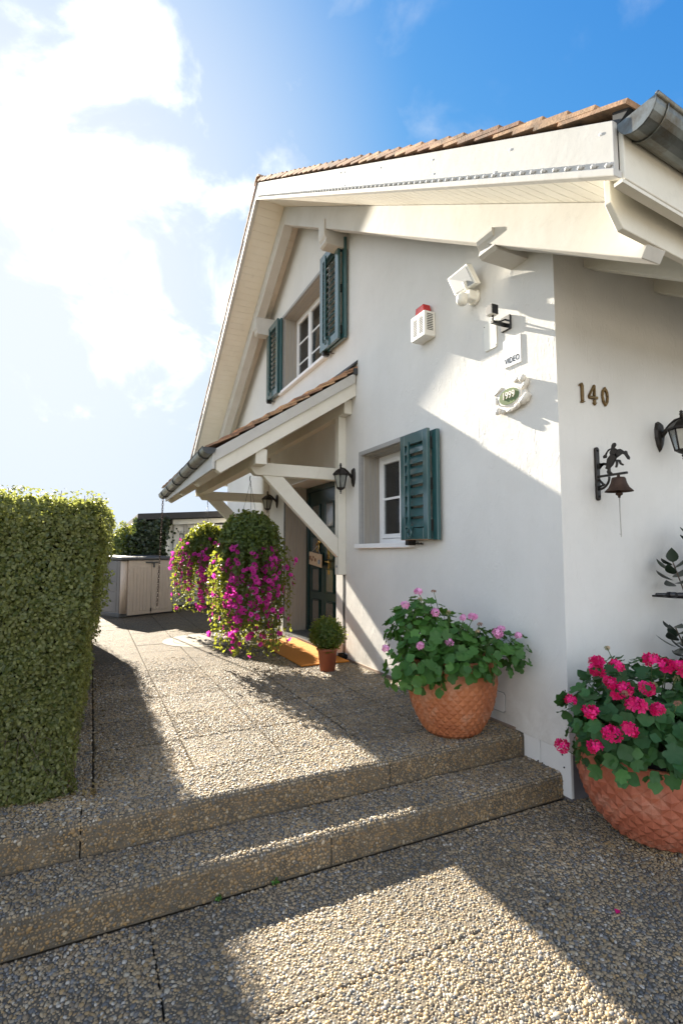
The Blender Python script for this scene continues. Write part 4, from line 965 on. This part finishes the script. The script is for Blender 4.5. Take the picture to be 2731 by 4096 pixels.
def quilt_pot(name, label, c, prof, n, mat, depth, top_flat, group=None):
    """pot whose skin is a net of raised diamonds"""
    T = thing(name, label, 'flower pot', c)
    z0, z1 = prof[0][1], prof[-1][1]
    def rad(z):
        for (ra, za), (rb, zb) in zip(prof, prof[1:]):
            if za <= z <= zb:
                t = (z-za)/(zb-za); return ra+(rb-ra)*t
        return prof[-1][0]
    rows = []; z = z0+.012
    while z < z1-top_flat: rows.append(z); z += max(.016, .5*2*math.pi*rad(z)/n)
    b = MB(); vs = []; fs = []; ridx = []
    for i, z in enumerate(rows):
        r = rad(z); off = .5 if i % 2 else 0
        ridx.append(len(vs)); vs += [(r*math.cos(2*math.pi*(k+off)/n), r*math.sin(2*math.pi*(k+off)/n), z) for k in range(n)]
    for i in range(len(rows)-2):          # diamonds: bottom row i, sides row i+1, top row i+2, with a raised apex
        zc = rows[i+1]; r = rad(zc)+depth; off = .5 if i % 2 else 0; ap = len(vs)
        for k in range(n):
            a = 2*math.pi*(k+off)/n; vs.append((r*math.cos(a), r*math.sin(a), zc-.2*(rows[i+1]-rows[i])))
            d = ridx[i]+k; u = ridx[i+2]+k
            if off == 0: l, q = ridx[i+1]+(k-1)%n, ridx[i+1]+k
            else: l, q = ridx[i+1]+k, ridx[i+1]+(k+1)%n
            fs += [(d,q,ap+k),(q,u,ap+k),(u,l,ap+k),(l,d,ap+k)]
    b.add(vs, fs)
    b.v = [(x*(1+q)+c[0],y*(1+q)+c[1],zz+c[2]+random.uniform(-.002,.002)) for x,y,zz in b.v for q in (random.uniform(-.006,.006)+.008*mnoise.noise(Vector((x*9,y*9,zz*9))),)]
    skin = part('pot_pattern', b, mat, T)
    ins = [(r-.006, z) for r, z in prof] + [(prof[-1][0]+.006, z1+.004),(prof[-1][0]+.004, z1+.018),(prof[-1][0]-.012, z1+.020),(prof[-1][0]-.03, z1+.012),(prof[-1][0]-.045, z1-.06)]
    k0 = [(prof[0][0]*.95, z0)] + ins
    flat = [(rad(z)+.001, z) for z in np.linspace(z1-top_flat-.02, z1+.004, 6)]
    part('pot_body', MB().lathe(k0, c, 48, caps=False).lathe(flat, c, 48, caps=False).lathe([(prof[0][0]*.93,z0+.001),(.001,z0+.001)], c, 32, caps=False), mat, T)
    part('soil', MB().lathe([(prof[-1][0]-.035, z1-.05),(.001, z1-.03)], c, 32, caps=False), SOIL, T)
    return T
def geranium(label, pot, blobs, nl, smin, smax, lm, fm, flowers, fs_, wall, seed, nsub=520, lsub=None):
    rr = random.Random(seed); T = thing('geranium', label, 'potted plant', (pot[0], pot[1], pot[2]))
    org = origin(T); metas = [disc_leaf('leaf', lm), disc_leaf('leaf', lm, n=18)]
    heads = [flower_head('flower_head', fm, 15, seed+1), flower_head('flower_head', fm, 11, seed+2), flower_head('flower_head', fm, 18, seed+3)]
    cnt = 0; wts = [b[1][0]*b[1][2] for b in blobs]; stems = MB()
    while cnt < nl:
        c, r = rr.choices(blobs, wts)[0]; d = Vector((rr.gauss(0,1), rr.gauss(0,1), rr.gauss(0,1))).normalized()
        if d.z < -.55: continue
        k = rr.uniform(.72,1.05) if rr.random() < .75 else rr.uniform(.35,.72)
        p = Vector((c[0]+r[0]*d.x*k, c[1]+r[1]*d.y*k, c[2]+r[2]*d.z*k))
        if not wall(p): continue
        nrm = Vector((d.x, d.y, d.z+.55)) + Vector((rr.gauss(0,.35), rr.gauss(0,.35), rr.gauss(0,.25)))
        s_ = rr.uniform(smin, smax)*(1 if k > .7 else 1.1)
        inst('leaf', rr.choice(metas), T, orient(p, nrm, rr.uniform(0,6.28), s_), org); cnt += 1
        if cnt % 3 == 0:
            q = Vector((pot[0]+(p.x-pot[0])*.35, pot[1]+(p.y-pot[1])*.35, pot[2]+.02)); stems.tube([q, (p+q)/2+Vector((0,0,.04)), p], [.004,.003,.002], 4)
    # the small leaves underneath
    tmpl = disc_leaf('leaf', lm, n=11); tv = np.array([tuple(v.co) for v in tmpl.vertices]); tf3 = [tuple(p.vertices) for p in tmpl.polygons]
    tri = np.array([(f[0], f[i], f[i+1]) for f in tf3 for i in range(1, len(f)-1)]); Vs_ = []; Fs_ = []; k2 = 0
    while k2 < nsub:
        c, r = rr.choices(blobs, wts)[0]; d = Vector((rr.gauss(0,1), rr.gauss(0,1), rr.gauss(0,1))).normalized()
        if d.z < -.7: continue
        k = rr.uniform(.55,1.0); p = Vector((c[0]+r[0]*d.x*k, c[1]+r[1]*d.y*k, c[2]+r[2]*d.z*k))
        if not wall(p): continue
        m = orient(p-org, Vector((d.x,d.y,d.z+.4))+Vector((rr.gauss(0,.4),rr.gauss(0,.4),rr.gauss(0,.3))), rr.uniform(0,6.28), rr.uniform(smin*.7, smax*.8))
        mm = np.array(m); Fs_.append(tri+len(tv)*k2); Vs_.append(tv @ mm[:3,:3].T + mm[:3,3]); k2 += 1
    link('small_leaves', npmesh('small_leaves', np.concatenate(Vs_), np.concatenate(Fs_), lsub, True), T, kind='stuff')
    for i, f in enumerate(flowers):
        p = Vector(f); s_ = fs_*rr.uniform(.8,1.15)
        inst('flower_head', heads[i % 3], T, orient(p+Vector((0,0,.01)), (rr.gauss(-.2,.3), rr.gauss(-.5,.3), 1), rr.uniform(0,6), s_), org)
        q = Vector((p.x+(pot[0]-p.x)*.35, p.y+(pot[1]-p.y)*.35, p.z-.16)); stems.tube([q, (p+q)/2+Vector((0,0,.02)), p], .0028, 4)
    bud = flower_head('bud_cluster', BUDM, 8, seed+9); dead = flower_head('spent_flower', DEADM, 9, seed+10)
    for i in range(7):
        c, r = blobs[i % len(blobs)]; a = rr.uniform(0, 6.28); p = Vector((c[0]+r[0]*.6*math.cos(a), c[1]+r[1]*.6*math.sin(a), c[2]+r[2]*rr.uniform(.9,1.2)))
        if not wall(p): continue
        nm, me_ = (('bud_cluster', bud), ('spent_flower', dead))[i % 2]
        inst(nm, me_, T, orient(p, (rr.gauss(0,.4), rr.gauss(0,.4), 1), rr.uniform(0,6), .020), org)
        q = Vector((p.x+(pot[0]-p.x)*.3, p.y+(pot[1]-p.y)*.3, p.z-.14)); stems.tube([q, p], .0022, 4)
    part('stems', stems, GSTEM, T, kind='stuff')
    return T
c1 = (2.235, 2.885, TS)
quilt_pot('terracotta_pot', 'round terracotta pot with scale pattern standing on the upper step against the wall', c1, [(.165,.0),(.200,.045),(.238,.11),(.270,.19),(.292,.28),(.301,.36),(.301,.42),(.294,.485)], 30, TERRA, .0062, .10)
F1 = [(1.985,2.904,1.231),(1.858,2.871,1.15),(2.002,2.735,1.109),(2.206,2.62,1.083),(2.365,2.54,1.006),(1.84,2.675,.92),(2.064,2.68,.925),(1.667,2.80,.897),(2.309,2.511,.986),(2.444,2.472,.971),(2.162,2.66,1.075)]
B1 = [((2.03,2.95,.96),(.24,.25,.25)),((2.42,2.72,.82),(.28,.28,.19)),((1.92,2.8,.76),(.23,.24,.20)),((2.15,2.64,.775),(.26,.18,.15)),((2.2,2.85,.85),(.25,.25,.25))]
geranium('pale pink geranium in the pot on the upper step', (2.235,2.885,TS+.42), B1, 290, .026, .046, GERL, GERP, F1, .034, lambda p: p.x < 2.60 and (p.z > .74 or (Vector((p.x-c1[0],p.y-c1[1])).length > .29)) and p.z > .56, 11, 560, GERLS)
c2 = (2.785, 1.845, GS)
quilt_pot('terracotta_pot', 'larger terracotta bowl pot with diamond pattern standing on the forecourt', c2, [(.185,.0),(.240,.04),(.305,.11),(.355,.20),(.382,.29),(.390,.37),(.386,.44)], 30, TERRA2, .0082, .05)
F2 = [(2.472,1.935,.903),(2.433,1.791,.915),(2.373,1.86,.886),(2.333,1.762,.852),(2.26,1.932,.73),(2.188,1.759,.726),(2.292,1.596,.786),(2.326,1.672,.837),(2.357,1.537,.774),(2.18,1.641,.662),(2.153,1.714,.584),(2.218,1.58,.691),(2.20,1.942,.507),(2.589,1.709,.945),(2.62,1.65,.925),(2.66,1.61,.915),(2.401,1.614,.846),(2.293,1.683,.824),(2.9,1.6,.93),(3.05,1.7,.9)]
B2 = [((2.75,1.82,.66),(.52,.38,.27)),((2.42,1.74,.58),(.27,.28,.25)),((2.6,1.55,.60),(.3,.2,.22))]
geranium('crimson geranium in the larger pot on the forecourt', (2.74,1.835,GS+.42), B2, 290, .028, .050, GERD, GERR, F2, .045, lambda p: p.y < 2.22 and (p.z > .50 or Vector((p.x-c2[0],p.y-c2[1])).length > .43) and p.z > .38, 23, 620, GERDS)
# fallen petal on the forecourt
pt_ = thing('fallen_petal', 'fallen crimson petal lying on the forecourt slabs', 'petal', (2.02, 1.53, .012))
part('petal', MB().add([(2.005,1.525,.010),(2.02,1.515,.016),(2.035,1.53,.012),(2.02,1.545,.015)], [(0,1,2,3)]), GERR, pt_)

# small pot with box bush
bp = (2.215, 4.885, TS)
sp_ = thing('plastic_pot', 'small brown plastic flower pot by the canopy post', 'flower pot', bp)
part('pot_body', MB().lathe([(.001,.003),(.078,.0),(.098,.205),(.108,.206),(.110,.232),(.102,.234),(.094,.21)], bp, 32, caps=False), PLPOT, sp_)
part('soil', MB().lathe([(.095,.21),(.001,.215)], bp, 24, caps=False), SOIL, sp_)
bb_ = thing('box_bush', 'small round glossy green bush in the brown plastic pot', 'potted plant', (bp[0], bp[1], bp[2]+.21))
n = 4200; d = rng.normal(0,1,(n,3)); d /= np.linalg.norm(d, axis=1, keepdims=True)
q = np.array([1+.22*mnoise.noise(Vector(p)*2.6) for p in d]); rr_ = q*np.where(rng.uniform(0,1,n) < .7, rng.uniform(.82,1.08,n), rng.uniform(.4,.85,n))
P = np.stack([bp[0]+d[:,0]*rr_*.17, bp[1]+d[:,1]*rr_*.17, bp[2]+.36+d[:,2]*rr_*.165], 1)
add_foliage(bb_, P, d, .027, BOXL, asp=.5)
stm = MB()
for k in range(12): a = k*.52; stm.tube([(bp[0]+.01*math.cos(a),bp[1]+.01*math.sin(a),bp[2]+.21),(bp[0]+.1*math.cos(a),bp[1]+.1*math.sin(a),bp[2]+.40)], [.005,.002], 4)
part('stems', stm, BARK, bb_)

# hanging petunia baskets
def petal_disc(name, mat):
    b = MB(); vs = [(0,0,-.55)]; n = 15
    for k in range(n): a = 2*math.pi*k/n; vs.append((.22*math.cos(a), .22*math.sin(a), -.12))
    for k in range(n): a = 2*math.pi*k/n; r_ = 1.0+.16*math.cos(5*a); vs.append((r_*math.cos(a), r_*math.sin(a), .10+.08*math.cos(10*a)))
    fs = [(1+k,1+n+k,1+n+(k+1)%n,1+(k+1)%n) for k in range(n)]
    me_ = b.add(vs, fs + [(0,1+k,1+(k+1)%n) for k in range(n)], True).mesh(name, mat, fix=False); me_.materials.append(PETC)
    for i, p in enumerate(me_.polygons): p.material_index = 1 if i >= n else 0
    return me_
pm = petal_disc('flower', PETF)
def basket(label, hook, ztop, zbot, rw, nst, nf, seed, domeN):
    rr = random.Random(seed); T = thing('hanging_basket', label, 'hanging basket', (hook[0], hook[1], ztop-.35), 'petunia baskets hung from the canopy beams')
    zp = ztop - .30; hx, hy, hz = hook; o3 = origin(T)
    part('basket_pot', MB().lathe([(.001,zp-.16),(.10,zp-.16),(.15,zp),(.158,zp+.01),(.145,zp+.01)], (hx,hy,0), 20, caps=False), PLPOT, T)
    wr = MB().tube([(hx,hy,hz+.045),(hx,hy+.02,hz+.03),(hx,hy+.02,hz+.005),(hx,hy,hz-.01),(hx,hy-.008,hz-.03)], .005, 6)
    for k in range(3): a = k*2.094+.4; wr.tube([(hx,hy,hz-.02),(hx+.15*math.cos(a),hy+.15*math.sin(a),zp+.01)], .0022, 4)
    part('hanger', wr, WIRE, T)
    P = []; D = []; fl_ = []; stemb = MB()
    # dome of leaves
    for k in range(domeN):
        d = Vector((rr.gauss(0,1), rr.gauss(0,1), rr.gauss(0,1))).normalized(); rad_ = .262*(1+.16*mnoise.noise(d*2.2+Vector((seed,0,0))))
        kk = rr.uniform(.8,1.06) if rr.random() < .75 else rr.uniform(.4,.8)
        P.append((hx+d.x*rad_*1.12*kk, hy+d.y*rad_*1.12*kk, zp+.02+d.z*kk*(.27 if d.z > 0 else .46))); D.append(d)
    for sidx in range(nst):       # trailing stems
        a = rr.uniform(0, 6.283); ro = rw*rr.uniform(.50,1.12); lob = .5+.5*math.sin(2*a+seed)
        ze = zbot + (zp-zbot)*(rr.random()**1.3)*.62*(1.0 if lob > .4 else .7); L0 = zp+rr.uniform(-.05,.12)
        pts = []; m = 40
        wx, wy = rr.uniform(-.05,.05), rr.uniform(-.05,.05)
        for i in range(m+1):
            t = i/m; out_ = .13+(ro-.13)*math.sin(min(1, t*1.9)*math.pi/2) - .05*max(0,t-.6); z = L0 + .05*math.sin(min(t*3,1)*math.pi) - (L0-ze)*t**1.25
            pts.append(Vector((hx+out_*math.cos(a)+wx*t, hy+out_*math.sin(a)+wy*t, z)))
        stemb.tube(pts[::4], .0022, 3)
        for i, p in enumerate(pts):
            for _ in range(3 if i < 15 else (1 if i % 3 else 2)):
                dd = Vector((rr.gauss(0,1), rr.gauss(0,1), rr.gauss(0,.8))); P.append(p+dd*.017); D.append(Vector((math.cos(a),math.sin(a),.4))+dd*.4)
        for i in range(7, m+1, 2):
            if rr.random() < .8*min(1, (i-6)/13): fl_.append((pts[i], a))
    add_foliage(T, np.array([tuple(p) for p in P]), np.array([tuple(p) for p in D]), .042, PETL, asp=.62, droop=.3)
    part('stems', stemb, GSTEM, T, kind='stuff')
    vd = (Vector((0,0,1.5))-Vector(hook)).normalized()
    fl_.sort(key=lambda q: -(math.cos(q[1])*vd.x+math.sin(q[1])*vd.y)+rr.uniform(0,2.2))     # mostly those that can be seen
    for p, a in fl_[:nf]:
        d = Vector((math.cos(a), math.sin(a), .1)) + Vector((rr.gauss(0,.45), rr.gauss(0,.45), rr.gauss(0,.4))); d.normalize()
        inst('flower', pm, T, orient(p+d*rr.uniform(.03,.10), d, rr.uniform(0,6), rr.uniform(.023,.035)), o3)
    return T
basket('nearer hanging basket overflowing with magenta petunias, on the beam by the lantern', (1.515, 5.365, 2.285), 1.95, .46, .385, 140, 235, 3, 5200)
basket('farther hanging basket of magenta petunias, behind the larger one', (1.64, 8.25, 2.285), 1.98, .62, .45, 112, 230, 8, 4400)

# laurel at the side wall
La = thing('laurel_shrub', 'dark glossy laurel shrub against the side wall behind the crimson flowers', 'shrub', (3.72, 2.0, GS))
lm_ = MB(); K = 6; vs = []
for i in range(K+1):
    t = i/K; w = .25*math.sin(math.pi*min(1, t*1.02))**.8; z = -.10*t*t; vs += [(-w,t,z+.05*(w/.2)),(0,t,z),(w,t,z+.05*(w/.2))]
lmesh = lm_.add(vs, [(3*i,3*i+1,3*i+4,3*i+3) for i in range(K)] + [(3*i+1,3*i+2,3*i+5,3*i+4) for i in range(K)], True).mesh('leaf', LAUR, fix=False)
stm = MB(); rr = random.Random(5); o3 = origin(La)
for k in range(34):
    zt = rr.choice((rr.uniform(.75,1.05), rr.uniform(1.3,1.70))); a = rr.uniform(0,6.28); r_ = rr.uniform(.12,.36); tip = Vector((3.72+r_*1.25*math.cos(a), min(2.12, 1.98+r_*.55*math.sin(a)), zt))
    stm.tube([(3.72+rr.uniform(-.05,.05),2.0,.03),(3.72+(tip.x-3.72)*.5,2.0,zt*.6),tip], [.010,.007,.004], 5)
    for q in range(9):
        aa = q*2.4+rr.random(); d = Vector((math.cos(aa), math.sin(aa)*.8, rr.uniform(.0,.7))).normalized(); base = tip - Vector((0,0,.05*q*.4))
        x = Vector((0,0,1)).cross(d).normalized(); z = x.cross(d); s_ = rr.uniform(.10,.15)
        m = Matrix((x,d,z)).transposed().to_4x4() @ Matrix.Scale(s_,4); m.translation = base
        if (base + d*s_).y < 2.26: inst('leaf', lmesh, La, m, o3)
part('stems', stm, BARK, La)
Wd = thing('hose_wand', 'black garden hose wand sticking out of the laurel shrub', 'hose wand', (3.4, 2.0, 1.235))
part('tube', MB().tube([(3.11,2.0,1.247),(3.23,2.0,1.241)], [.010,.012], 10).tube([(3.225,2.0,1.241),(3.29,2.0,1.238)], [.019,.019], 12), BLACKP, Wd)
part('grip', MB().tube([(3.285,2.0,1.238),(3.55,2.0,1.225),(3.68,2.05,1.12)], [.016,.018,.016], 10), BLACKP, Wd)
part('wall_hook', MB().tube([(3.5,2.0,1.21),(3.5,2.15,1.205),(3.5,YC,1.205)], .007, 6), IRON, Wd)

# ------------------------------------------------------------------ terrace things
Mt = thing('door_mat', 'orange brown coir mat before the door recess', 'mat', (2.31, 6.0, TS))
part('mat', MB().box(2.03, 2.595, 5.14, 6.86, TS+.001, TS+.018), COIR, Mt, .006)
Mh = thing('manhole_cover', 'round pale concrete cover set in the terrace', 'manhole cover', (1.44, 7.32, TS))
mc = (1.44, 7.32, TS)
part('ring', MB().lathe([(.545,-.01),(.545,.003),(.405,.003),(.405,-.01)], mc, 56, smooth=False, caps=False), COVER, Mh)
part('lid', MB().lathe([(.398,-.01),(.398,.004),(.001,.0045)], mc, 56, smooth=False, caps=False), COVER, Mh)
part('lift_slot', MB().box(1.36, 1.45, 7.05, 7.075, TS+.004, TS+.0075), IRON, Mh)
# rain chain
Rc = thing('rain_chain', 'rusty rain chain hanging from the far end of the canopy gutter', 'chain', (1.0, 8.6, 2.37))
lk = MB(); tor = [(.0105*math.cos(q), 0, .022*math.sin(q)) for q in np.linspace(0, 2*math.pi, 11)]
lkm = lk.tube(tor, .0042, 5).mesh('chain_link', simple('chain_iron', (.05,.03,.022), (.09,.045,.03), .6, 30, .5))
for k in range(46):
    z = 2.345-.0365*k; inst('chain_link', lkm, Rc, Matrix.Translation((1.0-.0012*k, 8.6-.002*k, z)) @ Matrix.Rotation(R(90*(k % 2)+20), 4, 'Z') @ Matrix.Scale(1.18, 4))
# storage box (slightly turned)
Sb = thing('storage_box', 'taupe garden storage box with dark lid and double doors', 'storage box', (.64, 10.46, TS))
ang = math.atan2(10.90-10.464, 1.507-.644); ca, sa = math.cos(ang), math.sin(ang)
def rot(p): return Vector((.644+(p.x)*ca-(p.y)*sa, 10.464+(p.x)*sa+(p.y)*ca, p.z))
part('box_body', MB().box(-.14, 1.03, .075, .86, TS+.06, 1.36).move(rot), SHEDS, Sb, .02, seg=2)
part('base_skirt', MB().box(-.15, 1.04, .03, .87, TS, TS+.075).move(rot), SHEDD, Sb, .01)
part('corner_post', MB().lathe([(.07,TS+.07),(.07,1.35)], (0,0,0), 14).move(lambda p: rot(Vector((p.x-.055, p.y+.085, p.z)))), TAUPE, Sb)
for a, b in ((0.0, .475), (.482, .96)):
    dr = part('door', MB().box(a, b, .0, .05, TS+.03, 1.36).move(rot), TAUPE, Sb, .006)
    for k in range(6):
        w = (b-a-.06)/6
        part('door_board', MB().box(a+.03+w*k, a+.03+w*(k+1)-.008, -.007, .0, TS+.10, 1.23).move(rot), TAUPE, dr, .003)
for k in range(5): part('side_board', MB().box(-.147, -.139, .16, .85, TS+.10+.19*k, TS+.28+.19*k).move(rot), SHEDS, Sb, .004)
part('lid', MB().prism([(-.03,1.365),(.90,1.39),(.90,1.46),(.0,1.425),(-.035,1.40)], 'x', -.17, 1.06).move(rot), SHEDD, Sb, .012, seg=2)
part('handle', MB().box(.34, .62, -.03, -.004, 1.305, 1.335).box(.50, .53, -.035, -.01, 1.22, 1.31).move(rot), SHEDD, Sb, .006)
part('bolt', MB().box(.465, .485, -.015, -.001, TS+.07, TS+.14).move(rot), IRON, Sb)
# garage behind
Ga = thing('garage', 'low white boarded garage with a dark flat roof edge behind the storage box', 'garage', (3.0, 12.4, TS))
part('wall', MB().box(1.70, 7, 12.0, 12.1, TS, 2.16).box(1.66, 7, 12.1, 16, TS, 2.16), GARW, Ga)
for k in range(16):
    x0_ = 1.98+.30*k; part('wall_board', MB().box(x0_, x0_+.288, 11.975, 11.999, TS+.05, 2.13), GARW, Ga, .003)
part('corner_post', MB().box(1.64, 1.71, 11.96, 12.06, TS, 2.17), GARW, Ga, .004)
part('corner_post', MB().box(1.86, 1.93, 11.955, 12.02, TS, 2.17), simple('grey_post', (.42,.40,.36), None, .6), Ga, .004)  # second post in a greyer tone
part('base_board', MB().box(1.70, 7, 11.965, 11.995, TS, TS+.05), SHEDD, Ga)
part('roof', MB().prism([(.86,2.20),(7.6,2.66),(7.6,2.80),(.86,2.34)], 'y', 11.7, 16.2), ROOFD, Ga, .01)
part('fascia', MB().prism([(1.60,2.13),(7,2.50),(7,2.58),(1.60,2.24)], 'y', 11.85, 11.97), WOOD, Ga)
# ivy on the garage end and bush beside it
Iv = thing('ivy', 'dark ivy mass covering the left end of the garage', 'ivy', (1.2, 11.9, TS))
n = 5200; P = np.stack([rng.uniform(.80,1.50,n), 11.85+rng.normal(0,.12,n), rng.uniform(1.0,2.24,n)], 1)
P[:,0] -= .15*np.abs(rng.normal(0,1,n))*(P[:,2] < 1.9); P[:,2] += np.array([.10*mnoise.noise(Vector(p)*3) for p in P])
add_foliage(Iv, P, np.tile((0,-1.,.3),(n,1)), .065, IVY, asp=.8)
part('ivy_backing', MB().box(.92, 1.46, 11.90, 12.3, TS, 2.16), HEDGED, Iv)
iv2 = MB()
for k in range(3):
    x = 1.78+.07*k; iv2.tube([(x,11.95,1.45),(x+.03,11.95,1.62),(x-.02,11.95,1.8),(x+.02,11.95,2.0)], .006, 4)
part('vine', iv2, BARK, Iv)
P = np.array([(1.76+.10*rng.normal(), 11.93, rng.uniform(1.5,2.08)) for k in range(22)]); add_foliage(Iv, P, np.tile((0,-1.,0),(22,1)), .06, IVY, name='vine_leaves', asp=.8)
Bu = thing('garden_bush', 'sunlit green bush between the hedge and the garage', 'bush', (.55, 11.6, TS))
n = 6500; d = rng.normal(0,1,(n,3)); d /= np.linalg.norm(d, axis=1, keepdims=True)
q = np.array([1+.25*mnoise.noise(Vector(p)*2.0) for p in d]); rr_ = q*np.where(rng.uniform(0,1,n) < .7, rng.uniform(.8,1.05,n), rng.uniform(.4,.8,n))
add_foliage(Bu, np.stack([.62+d[:,0]*rr_*.34, 12.1+d[:,1]*rr_*.45, 1.45+d[:,2]*rr_*.66], 1), d, .055, BUSH, asp=.6)
stm = MB()
for k in range(7): a = k*.9; stm.tube([(.62,12.1,TS-.05),(.62+.1*math.cos(a),12.1+.1*math.sin(a),1.0),(.62+.25*math.cos(a),12.1+.3*math.sin(a),1.7)], [.03,.02,.008], 5)
part('branches', stm, BARK, Bu)
# far hedge bank left of the garage so the plot does not end in open ground
Fh = thing('boundary_hedge', 'distant green boundary hedge behind the tall clipped hedge', 'hedge', (-6, 17, TS))
part('hedge_core', MB().box(-14, .3, 16.6, 17.4, -.06, 1.45), HEDGED, Fh)
n = 9000; P = np.stack([rng.uniform(-14,.35,n), 16.55-rng.exponential(.05,n), rng.uniform(0,1.55,n)], 1); add_foliage(Fh, P, np.tile((0,-1.,.3),(n,1)), .09, BUSH)
# weeds in the joints at the foot of the step
for (x, y, lab) in ((.80, 2.335, 'tiny green weed at the foot of the lower step, nearer the wall'), (.545, 2.338, 'tiny green weed at the foot of the lower step, nearer the hedge')):
    Wt = thing('weed', lab, 'weed', (x, y, .005), 'weeds at the foot of the step')
    n = 24; a = rng.uniform(0,6.28,n); P = np.stack([x+.008*np.cos(a), y-.006+.006*np.sin(a), .006+rng.uniform(0,.016,n)], 1)
    add_foliage(Wt, P, np.stack([np.cos(a)*.4, np.sin(a)*.4, np.ones(n)], 1), .013, WEED, name='leaves')
